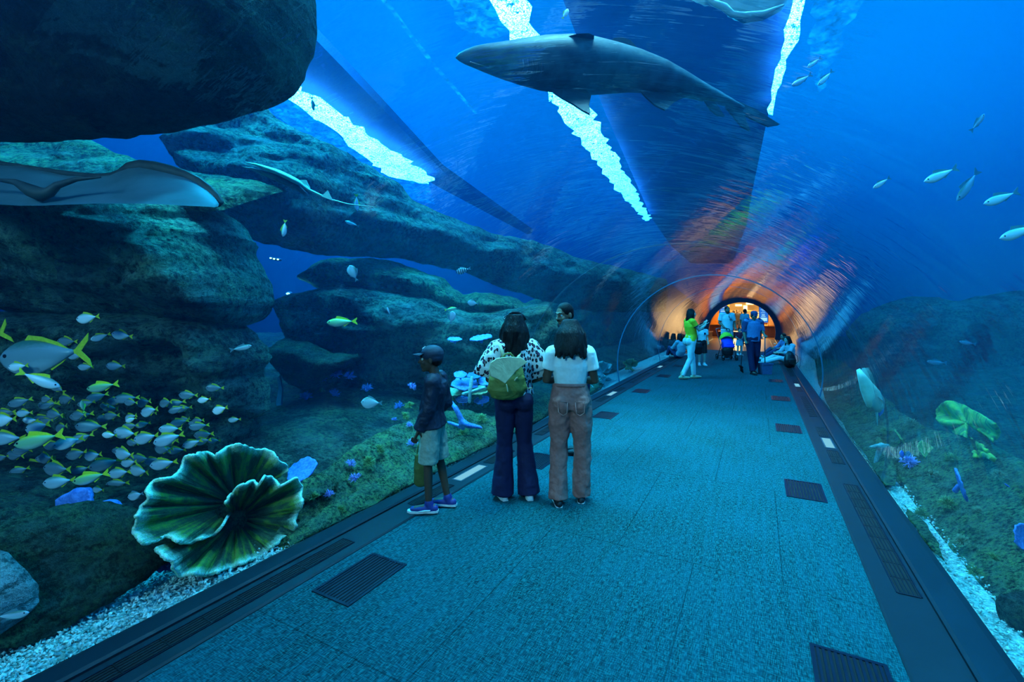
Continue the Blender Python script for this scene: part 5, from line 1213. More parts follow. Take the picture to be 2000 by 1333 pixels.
# ---- woman with olive backpack ------------------------------------------
t = NT('leopard_print'); c = t.coord(scale=(1, 1, .62)); vo = t.n('ShaderNodeTexVoronoi', feature='F1'); vo.inputs['Scale'].default_value = 36; t.l(c, vo.inputs['Vector'])
nz = t.noise(c, 55, 2); dd = t.math('ADD', vo.outputs['Distance'], t.math('MULTIPLY', t.math('SUBTRACT', nz, .5), .55))
ring = t.ramp(dd, [(.10, (.12, .05, .16)), (.20, (.10, .05, .14)), (.24, (.008, .006, .012)), (.44, (.008, .006, .012)), (.49, (.80, .82, .80)), (1.0, (.82, .84, .82))])
t.bsdf(ring, .85, t.bump(t.noise(c, 10, 3), .4, .03)); M_LEO = t.m
M_NAVY = m_fabric('navy_trousers', (.005, .004, .05), .8, .3, 8); M_OLIVE = m_fabric('olive_canvas', (.20, .22, .045), .7, .6, 10, 200); M_OLIVEL = m_fabric('sand_canvas', (.52, .50, .30), .65, .5, 8, 200)
g_, tg = G(1004, 972)
Jw = dict(elR=(.235, -.02, 1.10), wrR=(.13, .19, 1.03), elL=(-.235, -.01, 1.10), wrL=(-.10, .20, 1.05), shR=(.155, -.01, 1.375), shL=(-.155, -.01, 1.375),
          hipR=(.080, 0, .90), hipL=(-.080, 0, .90), knR=(.105, .02, .49), anR=(.135, -.03, .07), knL=(-.085, .02, .49), anL=(-.105, .02, .07))
root, j, hp, s, Fh = human('woman in leopard print blouse and navy trousers, sunglasses pushed up on her hair', (g_.x, g_.y, 0), 14, 1.59, Jw, SK_DARK, 1.02, .008, look=(-.25, 1, .05))
def cape(b):
    for sx in (-1, 1):
        b.tube([V((sx * .13, -.02, 1.40)), V((sx * .20, -.02, 1.30)), V((sx * .245, -.015, 1.19)), V((sx * .27, -.01, 1.12))], [(.07, .075), (.085, .10), (.075, .12), (.05, .125)], 16)
shirt(root, j, M_LEO, 'blouse', 1.04, .022, .75, 1.25, -.02, .008, (.016, .09), cape, 1.05, 1.1)
trousers(root, j, M_NAVY, 'trousers', 1.04, .010, (.098, .090, .072, .070, .084, .104), vox=.008, fold=(.016, .08), butt=.015, drop=.03)
shoes(root, j, M_SHOEW, M_SHOEW)
long_hair(root, hp, s, V(j['head']), Fh, None, .27, 40, .094, .016, 1.10, .006, 3, 1.22, r0=.023)
b = MB(); b.tube([hp(-.088, -.02, .045), hp(-.084, .05, .075), hp(-.04, .085, .095), hp(0, .088, .092), hp(.04, .085, .095), hp(.084, .05, .075), hp(.088, -.02, .045), hp(.09, -.06, .02)], .006, 8)
b.tube([hp(-.06, -.03, .115), hp(-.02, -.02, .128), hp(.03, -.025, .128), hp(.07, -.04, .10), hp(.088, -.06, .06)], [(.006, .016)] * 5, 8); sg = b.build('sunglasses', M_DARKP, root, True)
b = MB(); b.tube([V((-.13, -.105, 1.02)), V((.0, -.125, 1.02)), V((.14, -.105, 1.02))], .006, 6); b.build('waistband_trim', M_OLIVEL, root, True)
# backpack, held by the woman
rb = empty('backpack', W(990, 740, tg - .20), (0, 0, PSI + math.radians(14)))
b = MB(); b.limb([(0, 0, -.115), (0, -.01, -.08), (.0, -.015, .0), (-.005, -.005, .07), (-.01, .0, .10)], [(.150, .062), (.165, .078), (.155, .080), (.135, .07), (.12, .05)], 20)
o = fuse_part(b, 'body', M_OLIVE, rb, .006, 3, (.020, .07))
poly = [(-.15, .105), (-.10, .138), (.0, .150), (.10, .140), (.155, .10), (.06, .035), (.0, -.03), (-.035, -.065), (-.09, -.03), (-.15, -.005), (-.165, .05)]
M = Matrix.Translation((0, -.088, .03)) @ Matrix.Rotation(PI / 2, 4, 'X')
o = outline = None
b = MB(); b.prism(poly, .02, M @ Matrix.Translation((0, 0, -.012))); fl = b.build('flap', M_OLIVEL, rb, True); modi(fl, 'BEVEL', width=.006, segments=3)
fl.data.polygons.foreach_set('use_smooth', [False] * len(fl.data.polygons)); fl.rotation_euler = (-.10, 0, -.02)
b = MB(); b.tube([(-.05, -.01, .13), (-.045, -.025, .17), (-.02, -.03, .205), (.02, -.03, .21), (.05, -.025, .18), (.06, -.01, .14)], .008, 8); b.build('handle', M_OLIVE, rb, True)
b = MB(); b.tube([(-.03, -.01, .13), (-.04, .0, .22), (-.055, .03, .28)], [(.014, .004)] * 3, 8); b.tube([(.06, -.01, .13), (.10, .03, .17), (.13, .06, .20)], [(.012, .004)] * 3, 8); b.build('strap', M_OLIVEL, rb, True)
b = MB(); b.limb([(-.03, -.112, -.03), (-.025, -.118, -.06), (-.02, -.115, -.085)], [.004, .005, .004], 6); b.limb([(.04, -.105, .0), (.055, -.112, .02)], [.007, .007], 6); b.build('buckle', M_OLIVEL, rb, True)
tag(rb, 'small olive canvas backpack with sand coloured flap on the leopard blouse', 'backpack')

# ---- woman in white top ---------------------------------------------------
M_WHITE = m_fabric('white_knit', (.78, .86, .84), .8, .5, 7, 260, .05); M_BROWNT = m_fabric('brown_trousers', (.42, .15, .13), .85, .55, 8, 260)
g_, tg2 = G(1114, 981)
Jw = dict(elR=(.225, .0, 1.13), wrR=(.12, .20, 1.10), elL=(-.225, .0, 1.13), wrL=(-.10, .21, 1.10), shR=(.160, -.01, 1.39), shL=(-.160, -.01, 1.39),
          hipR=(.085, 0, .92), hipL=(-.085, 0, .92), knR=(.115, .03, .50), anR=(.105, .05, .07), knL=(-.105, .02, .50), anL=(-.115, -.05, .07), waist=(0, .01, 1.10), pelvis=(0, 0, .95), head=(0, .025, 1.572))
root, j, hp, s, Fh = human('woman in tight white short-sleeved top and loose brown trousers, seen from behind', (g_.x, g_.y, 0), -4, 1.545, Jw, SK_DARK, 1.05, .008, look=(0, 1, -.12), legs=1.05)
shirt(root, j, M_WHITE, 'top', 1.05, .008, .62, 1.05, -.12, .008, (.012, .09), None, .93, 1.12)
trousers(root, j, M_BROWNT, 'trousers', 1.10, .012, (.112, .104, .084, .076, .078, .086), vox=.008, fold=(.030, .085), butt=.012, drop=.02, top=.03)
for sx in (-1, 1):
    b = MB(); b.tube([V((sx * .035, -.162, .955)), V((sx * .04, -.178, .86)), V((sx * .075, -.182, .84)), V((sx * .115, -.165, .865)), V((sx * .118, -.145, .96)), V((sx * .035, -.162, .955))], .0035, 6); b.build('back_pocket', M_BROWNT, root, True)
b = MB(); b.tube([V((.152 * math.cos(a), .116 * math.sin(a) - .002, 1.085 - .012 * math.sin(a))) for a in [2 * PI * i / 24 for i in range(25)]], [(.006, .016)] * 25, 8); b.build('waistband', M_BROWNT, root, True)
shoes(root, j, M_SHOEB, M_SHOEW)
long_hair(root, hp, s, V(j['head']), Fh, None, .225, 40, .096, .004, 1.08, .006, 5, 1.40, front=.12, r0=.024)

# ---- boy with cap -----------------------------------------------------------
M_JACK = m_fabric('navy_jacket', (.012, .018, .045), .6, .6, 9, 200); M_KHAKI = m_fabric('khaki_cotton', (.34, .42, .33), .9, .5, 10); M_CAP = m_fabric('navy_cap', (.02, .035, .07), .7, .2, 10, 400)
g_, tb = G(846, 996)
Jb = dict(pelvis=(0, 0, .90), waist=(0, .015, 1.03), chest=(0, -.02, 1.22), neck=(0, -.03, 1.385), head=(0, .02, 1.545), shR=(.135, -.03, 1.325), elR=(.16, -.10, 1.06), wrR=(.12, .08, .93),
          shL=(-.135, -.03, 1.325), elL=(-.16, .0, 1.06), wrL=(-.17, .10, .84), hipR=(.075, 0, .88), knR=(.085, -.05, .47), anR=(.09, -.13, .085), hipL=(-.075, 0, .88), knL=(-.085, .03, .47), anL=(-.09, .02, .085), footR=(.1, 1, 0), footL=(-.1, 1, 0))
root, j, hp, s, Fh = human('boy in navy baseball cap, dark jacket and khaki cargo shorts looking left into the tank', (g_.x, g_.y, .01), 84, 1.335, Jb, SK_DARK, .88, .007, look=(-.12, 1, -.02), headscale=1.16, legs=.85, arms=.85)
shirt(root, j, M_JACK, 'jacket', .95, .022, 1.95, 1.12, .05, .008, (.024, .10), None, 1.12, .95)
trousers(root, j, M_KHAKI, 'cargo_shorts', .95, .012, (.098, .100, .098), upto=.93, vox=.007, fold=(.016, .08))
b = MB(); b.box((.155, -.075, .60), (.185, .045, .74)); b.box((.165, -.08, .715), (.190, .05, .75)); o = b.build('cargo_pocket', M_KHAKI, root); modi(o, 'BEVEL', width=.008, segments=2); o.location = (.0, 0, 0)
shoes(root, j, M_SHOEN, M_SHOEW, sc=1.1)
for S in 'RL':
    an = V(j['an' + S]); b = MB(); sx = 1 if S == 'R' else -1
    b.tube([an + V((sx * .050, -.03, -.048)), an + V((sx * .052, .03, -.052)), an + V((sx * .056, .10, -.062))], [(.010, .004), (.013, .004), (.004, .003)], 8); b.build('shoe_stripe', M_SHOEW, root, True)
b = MB(); M4 = Fh.to_4x4()
b.ball(hp(0, -.012, .042), (.090 * s, .104 * s, .080 * s), 20, M=M4); b.ball(hp(0, -.03, .01), (.086 * s, .080 * s, .06 * s), 16, M=M4); cp = b.build('cap', M_CAP, root, True); fuse(cp, .006, 2)
b = MB(); pts = [hp(x, .085 + .075 * math.sqrt(max(0, 1 - (x / .075) ** 2)), .040 - .010 * (abs(x) / .075) ** 2) for x in [-.074 + .148 * i / 12 for i in range(13)]]
base = [hp(x, .055, .050) for x in [-.078 + .156 * i / 12 for i in range(13)]]
n = 13; up_ = Fh @ V((0, 0, .006)); vs = base + pts + [p + up_ for p in base] + [p + up_ for p in pts]
fs = []
for i in range(n - 1): fs += [(i, i + 1, n + i + 1, n + i), (2 * n + i, 3 * n + i, 3 * n + i + 1, 2 * n + i + 1), (n + i, n + i + 1, 3 * n + i + 1, 3 * n + i), (i, 2 * n + i, 2 * n + i + 1, i + 1)]
mesh_obj('brim', vs, fs, M_CAP, cp, True)
b = MB(); b.limb([hp(.02, .078, .088), hp(.035, .066, .100)], [.007, .004], 6); b.ball(hp(.032, .060, .106), .006, 6); b.build('cap_mark', M_SHOEW, cp, True)
b = MB(); b.ball(hp(0, -.045, -.02), (.072 * s, .055 * s, .05 * s), 14, M=M4); b.build('hair', HAIR, root, True)
# bag in his far hand
M_BAG = m_fabric('olive_bag', (.10, .13, .03), .85, .4, 8)
bo = empty('shopping_bag', W(821, 915, tb + .15), (0, 0, PSI + math.radians(84)))
b = MB(); b.limb([(0, 0, -.13), (0, 0, .0), (0, 0, .10)], [(.03, .055), (.035, .058), (.02, .05)], 14); fuse_part(b, 'body', M_BAG, bo, .006, 2, (.012, .06))
b = MB(); b.tube([(0, .03, .10), (0, .02, .19), (0, -.02, .19), (0, -.03, .10)], .004, 6); b.build('handle', M_BAG, bo, True)
tag(bo, 'olive shopping bag hanging on the far side of the boy in cap', 'bag')

# ---- man behind the woman in white -------------------------------------------
M_DKSH = m_fabric('dark_shirt', (.02, .025, .04), .8)
Jm = dict(shR=(.18, -.01, 1.40), shL=(-.18, -.01, 1.40), elR=(.20, .02, 1.12), wrR=(.08, .18, 1.15), elL=(-.20, .02, 1.12), wrL=(-.08, .18, 1.15), head=(.0, .10, 1.575), neck=(0, .03, 1.45), pelvis=(0, -.10, .93), waist=(0, -.07, 1.07), chest=(0, -.03, 1.27), hipR=(.085, -.085, .90), knR=(.06, -.085, .49), anR=(.05, -.095, .085), hipL=(-.085, -.085, .90), knL=(-.06, -.085, .49), anL=(-.05, -.095, .085))
pm = W(1120, 700, 5.15)
root, j, hp, s, Fh = human('man with short dark hair and stubble peering past the head of the woman in white', (pm.x, pm.y, 0), 88, 1.70, Jm, SK_MID, .95, .008, look=(-.75, 1, -.22), headscale=1.12)
shirt(root, j, M_DKSH, 'shirt', .96, .01, 1.9); trousers(root, j, M_NAVY, 'trousers', 1.0, .01); shoes(root, j, M_SHOEB); short_hair(root, hp, s, Fh, beard=True)

# ---- woman in green shirt with phone -----------------------------------------
M_GREEN = m_fabric('green_polo', (.95, .62, .015), .75, .3, 8, 300, .06); M_JEANW = m_fabric('white_jeans', (.62, .72, .72), .8, .3, 10, 300, .05)
g_, tw = G(1348, 740.5)
Jg = dict(elR=(.20, .12, 1.18), wrR=(.10, .33, 1.30), elL=(-.17, .18, 1.20), wrL=(-.02, .34, 1.30), waist=(0, .03, 1.07), chest=(0, .0, 1.27), neck=(0, -.02, 1.45), head=(0, .03, 1.578),
          knR=(.09, -.04, .49), anR=(.10, -.24, .10), knL=(-.09, .10, .49), anL=(-.10, .14, .085), footR=(0, 1, -.2), footL=(0, 1, 0))
root, j, hp, s, Fh = human('woman in lime green polo and white jeans holding up a phone', (g_.x, g_.y, 0), -86, 1.69, Jg, SK_LIGHT, 1.0, .009, look=(.05, 1, .0), hands={'R': dict(d=(-.3, .3, 1), palm=(-.5, 1, 0), curl=.7), 'L': dict(d=(.2, .3, 1), palm=(.5, 1, 0), curl=.7)})
shirt(root, j, M_GREEN, 'polo_shirt', 1.08, .012, .55, 1.05, .02, .009); trousers(root, j, M_JEANW, 'jeans', 1.05, .008, (.095, .085, .066, .060, .058, .050), vox=.009, butt=.015)
b = MB()
for S in 'RL':
    sh, el = V(j['sh' + S]), V(j['el' + S]); b.tube([lerp(sh, el, .50), lerp(sh, el, .56)], [.073, .073], 14)
b.build('sleeve_trim', M_NAVY, root, True)
shoes(root, j, M_BOOT, None, 'ankle_boot', high=.05); long_hair(root, hp, s, V(j['head']), Fh, None, .22, 26, .082, .010, 1.0, .008, 8, 1.05)
po = empty('mobile_phone', root.matrix_basis @ V((.03, .385, 1.36)), (math.radians(-12), 0, PSI + math.radians(-86)))
b = MB(); b.box((-.036, -.004, -.075), (.036, .004, .075)); o = b.build('case', M_DARKP, po); modi(o, 'BEVEL', width=.004, segments=2)
b = MB(); b.box((-.032, -.0052, -.068), (.032, -.004, .068)); b.build('screen', m_emit('phone_screen', (.2, .6, 1), .6), po)
tag(po, 'phone held up by the woman in lime green polo', 'phone')
hb = empty('handbag', W(1364, 678, tw + .25), (0, 0, PSI))
b = MB(); b.limb([(0, 0, -.14), (0, 0, 0), (0, 0, .08)], [(.10, .05), (.11, .06), (.09, .04)], 14); fuse_part(b, 'body', M_DARKP, hb, .01, 2)
b = MB(); b.tube([(-.05, 0, .08), (-.13, .0, .38), (-.16, .0, .58)], .008, 6); b.build('strap', M_DARKP, hb, True); tag(hb, 'black shoulder bag at the hip of the woman in green polo', 'bag')

# ---- boy in white tee -----------------------------------------------------------
M_TEE = m_fabric('white_tee', (.72, .82, .82), .8, .3, 9, 300, .05); M_BLKS = m_fabric('black_shorts', (.008, .009, .013), .85)
g_, _t = G(1371, 714)
Jc = dict(elR=(.22, -.03, 1.10), wrR=(.25, .03, .87), elL=(-.20, .0, 1.12), wrL=(-.20, .12, .95))
root, j, hp, s, Fh = human('small boy in white tee with dark chest pocket, behind the woman in green', (g_.x, g_.y, 0), 172, 1.27, Jc, SK_LIGHT, .98, .010, headscale=1.22, look=(0, 1, 0))
shirt(root, j, M_TEE, 'tee_shirt', 1.02, .016, .6, 1.15, .03); trousers(root, j, M_BLKS, 'shorts', 1.02, .014, (.102, .100, .098), upto=.98); shoes(root, j, M_SHOEW, M_SHOEW, sc=1.15); short_hair(root, hp, s, Fh)
b = MB(); b.box((-.115, .128, 1.24), (-.045, .136, 1.32)); b.build('chest_pocket', M_NAVY, root)

# ---- man in white shirt ------------------------------------------------------------
g_, _t = G(1420, 697.5)
Jd = dict(elR=(.245, -.02, 1.14), wrR=(.17, .20, .98), elL=(-.245, -.02, 1.14), wrL=(-.17, .20, .98), shR=(.185, -.01, 1.40), shL=(-.185, -.01, 1.40))
root, j, hp, s, Fh = human('heavy bearded man in white printed tee pushing a stroller', (g_.x, g_.y, 0), 180, 1.82, Jd, SK_MID, 1.15, .010, look=(0, 1, -.02), arms=1.1, hands={'R': dict(d=(-.2, 1, -.2), palm=(0, 0, -1), curl=.9), 'L': dict(d=(.2, 1, -.2), palm=(0, 0, -1), curl=.9)})
shirt(root, j, M_TEE, 'tee_shirt', 1.22, .015, .75, 1.15, .05); trousers(root, j, M_JEANW, 'shorts', 1.15, .01, (.11, .105, .10), upto=.98); shoes(root, j, M_SHOEW, M_SHOEW); short_hair(root, hp, s, Fh, beard=True)
b = MB()
for q in range(5): b.tube([V((-.10 + .02 * q, .152, 1.33 - .04 * (q % 2))), V((-.07 + .015 * q, .160, 1.27)), V((-.11 + .02 * q, .160, 1.20))], .004, 5)
b.build('print', M_NAVY, root, True)
b = MB(); b.limb([V((.0, .135, 1.38)), V((.0, .150, 1.31))], [.010, .008], 6); b.build('hanging_sunglasses', M_DARKP, root, True)
# stroller
M_STB = m_fabric('stroller_blue', (.03, .06, .75), .6); M_STG = m_fabric('stroller_lime', (.45, .75, .03), .6); M_STK = m_plain('stroller_black', (.006, .007, .01), .6); M_STF = m_plain('stroller_frame', (.10, .12, .14), .3, Metallic=.8)
g_, ts = G(1420.5, 703.5); st = empty('stroller', (g_.x, g_.y, 0), (0, 0, PSI + PI))
b = MB()
for sx in (-1, 1):
    b.tube([(sx * .22, .16, .10), (sx * .22, -.05, .55), (sx * .23, -.34, 1.02)], .012, 8); b.tube([(sx * .22, -.22, .10), (sx * .22, .02, .50), (sx * .20, .10, .62)], .012, 8)
b.tube([(-.22, .16, .14), (.22, .16, .14)], .010, 8); b.tube([(-.22, -.22, .14), (.22, -.22, .14)], .010, 8); b.tube([(-.23, -.34, 1.02), (-.10, -.37, 1.05), (.10, -.37, 1.05), (.23, -.34, 1.02)], .015, 8); b.build('frame', M_STF, st, True)
b = MB(); b.limb([(0, .0, .42), (0, .02, .50), (0, -.06, .72)], [(.19, .10), (.20, .13), (.19, .07)], 16); fuse_part(b, 'seat', M_STB, st, .012, 2, (.02, .08))
b = MB(); b.limb([(0, .03, .66), (0, .08, .56), (0, .13, .45)], [(.10, .02), (.17, .03), (.20, .03)], 12); b.build('apron', M_STB, st, True)
b = MB(); vs = []; N1, N2 = 10, 18
for i in range(N1 + 1):
    a = PI * .52 * i / N1
    for k in range(N2 + 1):
        q = PI * k / N2; vs.append(V((.215 * math.cos(q), -.10 + .20 * math.sin(a) * math.sin(q) ** .6, .66 + .26 * math.sin(q) * math.cos(a * .62) * (1.0))))
fs = [(i * (N2 + 1) + k, i * (N2 + 1) + k + 1, (i + 1) * (N2 + 1) + k + 1, (i + 1) * (N2 + 1) + k) for i in range(N1) for k in range(N2)]
o = mesh_obj('hood', vs, fs, M_STG, st, True); modi(o, 'SOLIDIFY', thickness=.01)
b = MB(); b.limb([(0, -.05, .18), (0, .0, .22), (0, .02, .34)], [(.16, .12), (.19, .15), (.19, .15)], 14); fuse_part(b, 'basket', M_STK, st, .012, 2)
for (x, y) in ((-.22, .18), (.22, .18), (-.24, -.24), (.24, -.24)):
    b = MB(); M = Matrix.Rotation(PI / 2, 4, 'Y'); pts = [V((x, y + .085 * math.cos(a), .095 + .085 * math.sin(a))) for a in [2 * PI * i / 20 for i in range(21)]]
    b.tube(pts, .016, 8, cap=False); w_ = b.build('wheel', M_STK, st, True); b = MB(); b.tube([V((x - .02, y, .095)), V((x + .02, y, .095))], .05, 12); b.build('hub', M_STF, w_, True)
tag(st, 'stroller with royal blue seat and lime green hood pushed by the bearded man', 'stroller')

# ---- little girl ---------------------------------------------------------------------
M_RED = m_fabric('dark_red_top', (.35, .02, .05), .8); M_SKIRT = m_fabric('pale_skirt', (.40, .62, .70), .85, .4, 12)
g_, _t = G(1444, 694)
root, j, hp, s, Fh = human('little girl in dark red top and pale skirt between stroller and cleaner', (g_.x, g_.y, 0), 178, 1.0, dict(elR=(.2, -.02, 1.12), wrR=(.1, .14, 1.05), elL=(-.2, -.02, 1.12), wrL=(-.1, .14, 1.05)), SK_LIGHT, .98, .012, headscale=1.35, look=(0, 1, 0))
def skirt(b): pass
shirt(root, j, M_RED, 'top', 1.0, .016, .6, 1.1, .0)
b = MB(); b.tube([V((0, 0, 1.07)), V((0, 0, .93)), V((0, 0, .75)), V((0, 0, .60))], [(.14, .11), (.18, .14), (.21, .17), (.23, .19)], 20); fuse_part(b, 'skirt', M_SKIRT, root, .012, 2, (.03, .08))
shoes(root, j, M_SHOEW, M_SHOEW, sc=1.2); short_hair(root, hp, s, Fh)

# ---- cleaner -----------------------------------------------------------------------------
M_UNI = m_fabric('uniform_blue', (.10, .20, .42), .75, .4, 8); M_UNID = m_fabric('uniform_navy', (.025, .045, .14), .75, .4, 8)
g_, tcn = G(1471, 731); base_c = g_
Je = dict(shR=(.175, -.01, 1.39), shL=(-.175, -.01, 1.39), elR=(.235, -.02, 1.13), wrR=(.225, .06, .90), elL=(-.235, .0, 1.14), wrL=(-.20, .18, 1.05), head=(0, .055, 1.555), neck=(0, .01, 1.445),
          knR=(.085, .05, .49), anR=(.06, .10, .085), knL=(-.09, .0, .49), anL=(-.08, -.16, .12), footR=(0, 1, 0), footL=(0, 1, -.3))
root, j, hp, s, Fh = human('cleaner in blue uniform shirt and dark cap walking with broom and bucket', (g_.x, g_.y, 0), 176, 1.66, Je, SK_MID, 1.08, .010, look=(0, 1, -.40), hands={'R': dict(d=(0, .5, -1), palm=(-.3, 1, 0), curl=1.0), 'L': dict(d=(.1, 1, -.3), palm=(0, 0, -1), curl=1.0)})
shirt(root, j, M_UNI, 'shirt', 1.12, .014, 1.12, 1.12, .06); trousers(root, j, M_NAVY, 'trousers', 1.08, .012, (.105, .098, .082, .076, .072, .068)); shoes(root, j, M_SHOEB, M_SHOEB, sc=1.1); short_hair(root, hp, s, Fh, z=.02)
b = MB()
for sx in (-1, 1): b.tube([V((sx * .10, -.005, 1.44)), V((sx * .185, -.01, 1.36)), V((sx * .225, -.015, 1.20)), V((sx * .245, -.02, 1.12))], [(.06, .085), (.078, .098), (.068, .072), (.062, .064)], 14)
fuse_part(b, 'shoulder_yoke', M_UNID, root, .010, 2, (.01, .08))
b = MB(); M4 = Fh.to_4x4(); b.ball(hp(0, -.01, .050), (.088 * s, .102 * s, .072 * s), 18, M=M4); b.ball(hp(0, .085, .030), (.062 * s, .055 * s, .010 * s), 12, M=M4); cp = b.build('cap', M_UNID, root, True); fuse(cp, .008, 2)
b = MB(); b.limb([hp(-.035, .105, .055), hp(.035, .105, .055)], [.004, .004], 6); b.build('cap_badge', M_RED, cp, True)
# broom
bw = empty('broom', W(1450, 700, tcn - .05), (0, 0, PSI)); tb_ = tcn - .05
R0 = W(1450, 700, tb_)
b = MB(); b.tube([W(1451, 668, tb_) - R0, W(1446, 714, tb_) - R0], .012, 8); b.build('stick', M_STF, bw, True)
b = MB(); b.limb([W(1442, 714, tb_) - R0, W(1449, 718, tb_) - R0], [.03, .03], 8); hd_ = b.build('head', M_STK, bw, True)
b = MB()
for q in range(14): u = q / 13; a = W(1442 + 7 * u, 715 + 3 * u, tb_) - R0; b.tube([a, a + V((0, 0, -.06)) + RV * .03, a + RV * (.03 + .02 * u) + V((0, 0, -.125 - .02 * u))], [.010, .012, .009], 6)
b.build('bristles', M_STK, bw, True); tag(bw, 'broom with black bristles held by the cleaner', 'broom')
# long-handled bucket
bk = empty('bucket', (0, 0, 0), (0, 0, PSI)); pb, tbk = G(1494, 731, 0.0); bk.location = (pb.x, pb.y, .0); sp = 1.0 / F * tbk
b = MB(); w2 = .135; hgt = .285
def ringp(hw, hd, z): return [(-hw, -hd, z), (hw, -hd, z), (hw, hd, z), (-hw, hd, z)]
vs = ringp(w2 * .88, .11, 0.0) + ringp(w2, .13, hgt) + ringp(w2 * .90, .115, hgt) + ringp(w2 * .80, .10, .02)
fs = [(3, 2, 1, 0)] + [(i, (i + 1) % 4, (i + 1) % 4 + 4, i + 4) for i in range(4)] + [(i + 4, (i + 1) % 4 + 4, (i + 1) % 4 + 8, i + 8) for i in range(4)] + [(i + 8, (i + 1) % 4 + 8, (i + 1) % 4 + 12, i + 12) for i in range(4)] + [(12, 13, 14, 15)]
M_BUCK = m_plain('bucket_grey', (.07, .12, .24), .5)
b.add(vs, fs); o = b.build('pan', M_BUCK, bk); modi(o, 'BEVEL', width=.008, segments=2)
b = MB(); b.box((-w2 - .012, -.142, hgt - .025), (w2 + .012, -.130, hgt + .006)); b.build('rim', M_BUCK, bk)
b = MB(); b.tube([(0, .0, hgt * .6), (0, .0, .97)], .013, 8); b.build('pole', M_STF, bk, True)
b = MB(); b.limb([(-.06, 0, .92), (-.06, 0, .965), (-.03, 0, .985), (.03, 0, .985)], [.014] * 4, 8); b.build('handle', M_SHOEW, bk, True)
tag(bk, 'grey long handled dustpan bucket beside the cleaner', 'bucket')

# ---- sitting people -------------------------------------------------------------------------
M_LTB = m_fabric('light_blue_shirt', (.30, .48, .58), .8); M_DENIM = m_fabric('dark_denim', (.02, .04, .12), .85); M_PALEP = m_fabric('pale_trousers', (.60, .72, .74), .85)
def seated(label, px, py, yaw, H, top, bottom, skin, knees=.42, reach=.62, hair='long', lean=-.05, look=(0, 1, -.1), z=0.02, hs=1.0):
    g_, _t = G(px, py)
    J = dict(pelvis=(0, 0, .12), waist=(0, -.05 + lean, .26), chest=(0, -.04 + lean, .46), neck=(0, .0 + lean, .64), head=(0, .05 + lean, .77),
             shR=(.165, -.02 + lean, .58), elR=(.21, .10, .36), wrR=(.10, .34, .36), shL=(-.165, -.02 + lean, .58), elL=(-.21, .10, .36), wrL=(-.10, .34, .36),
             hipR=(.09, .03, .11), knR=(.12, .40, knees), anR=(.09, reach, .08), hipL=(-.09, .03, .11), knL=(-.12, .38, knees - .03), anL=(-.09, reach + .03, .08), footR=(0, 1, .0), footL=(0, 1, 0))
    root, j, hp, s, Fh = human(label, (g_.x, g_.y, z), yaw, H, J, skin, 1.0, .011, look=look, headscale=hs)
    shirt(root, j, top, 'shirt', 1.04, .012, 1.6, 1.05, .0); trousers(root, j, bottom, 'trousers', 1.0, .012, (.098, .090, .074, .070, .064, .060)); shoes(root, j, M_SHOEW, M_SHOEW)
    if hair == 'long': long_hair(root, hp, s, V(j['head']), Fh, None, .24, 24, .084, .012, 1.0, .009, int(px), 1.05)
    else: short_hair(root, hp, s, Fh)
    return root
seated('woman in grey blue top and pale trousers sitting with legs out against the right wall', 1538, 712, 96, 1.62, M_LTB, M_PALEP, SK_LIGHT, .22, .80)
seated('person in dark jeans sitting beyond the woman with pale trousers at the right wall', 1530, 701.5, 98, 1.65, M_UNI, M_DENIM, SK_MID, .34, .74, 'short')
seated('person in light blue shirt sitting with back turned by the left glass', 1327, 701, 20, 1.62, M_LTB, M_DENIM, SK_LIGHT, .40, .5)
seated('dark haired woman in black sitting against the left glass, facing right', 1316, 696, -60, 1.55, M_DKSH, M_DENIM, SK_LIGHT, .40, .5)
g_, tk = G(1543, 719.5); bp = empty('backpack', (g_.x, g_.y, .01), (0, 0, PSI)); 
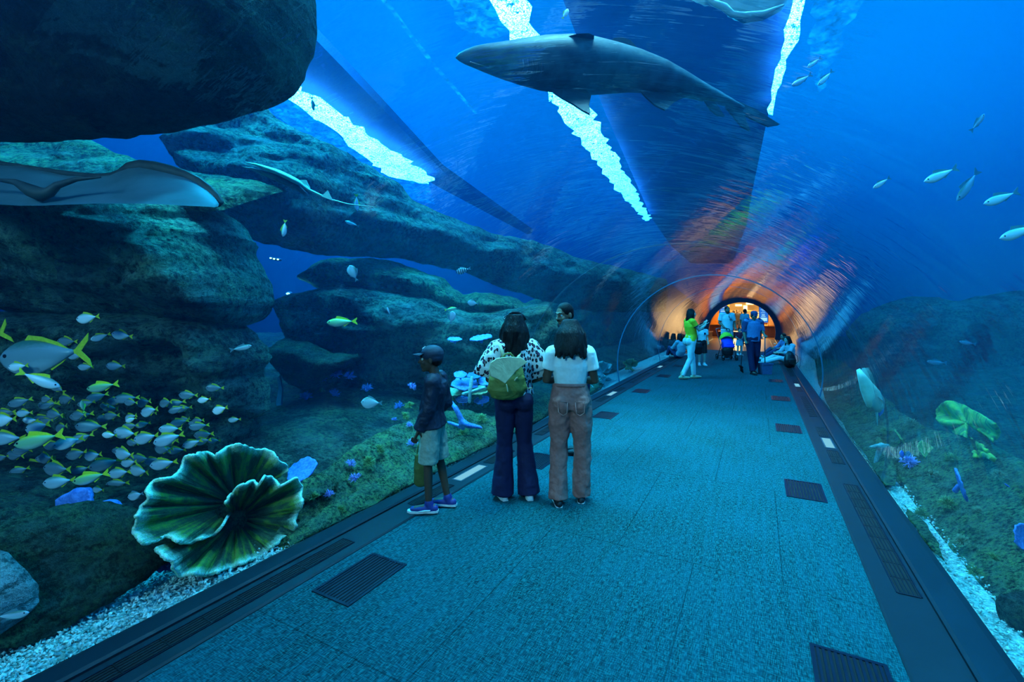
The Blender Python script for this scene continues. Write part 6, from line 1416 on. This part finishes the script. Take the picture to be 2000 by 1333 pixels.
b = MB(); b.limb([(0, 0, .10), (0, 0, .22), (.0, .02, .36), (.01, .03, .42)], [(.16, .11), (.165, .12), (.13, .09), (.08, .06)], 16); fuse_part(b, 'body', M_DARKP, bp, .012, 2, (.03, .1))
b = MB(); b.limb([(0, -.10, .12), (0, -.11, .24)], [(.11, .04), (.11, .03)], 12); b.build('front_pocket', M_DARKP, bp, True)
b = MB(); b.tube([(.09, .02, .42), (.20, -.02, .34), (.21, -.03, .18), (.13, 0, .08)], [(.02, .006)] * 4, 8); b.build('strap', M_DARKP, bp, True)
tag(bp, 'black backpack standing on the right ledge behind the seated woman', 'backpack')

# ---- people in the hall beyond -----------------------------------------------------------------
def standing(label, px, t_, yaw, H, top, bottom, skin, hair='short', arms=None):
    p = W(px, 650, t_)
    root, j, hp, s, Fh = human(label, (p.x, p.y, 0), yaw, H, arms or {}, skin, 1.05, .014, look=(0, 1, 0), face=False)
    shirt(root, j, top, 'shirt', 1.08, .014, .8, 1.1, .04, vox=.014, fold=None); trousers(root, j, bottom, 'trousers', 1.04, .01, vox=.014, fold=None); shoes(root, j, M_SHOEB)
    if hair == 'long': long_hair(root, hp, s, V(j['head']), Fh, None, .24, 20, .084, .01, 1.0, .012, 1)
    else: short_hair(root, hp, s, Fh, vox=.012)
standing('man in pale blue shirt standing just inside the lit hall, turned right', 1455, 22.5, -70, 1.77, M_LTB, M_DENIM, SK_MID)
standing('person in black standing in the lit hall behind the shoulder of the bearded man', 1433, 35, 60, 1.74, M_DKSH, M_DENIM, SK_MID)
standing('second dark clad person in the lit hall, taller, beside the first', 1440, 34, 170, 1.78, M_DKSH, M_DENIM, SK_MID)
standing('person in rust coloured shirt in the lit hall near the pale blue shirt', 1447, 36, 120, 1.66, m_fabric('rust_shirt', (.5, .12, .03), .8), M_DENIM, SK_MID, 'long')
standing('person in beige in the lit hall right of the cleaner', 1482, 38, 150, 1.70, m_fabric('beige_shirt', (.5, .38, .22), .8), M_DENIM, SK_LIGHT)
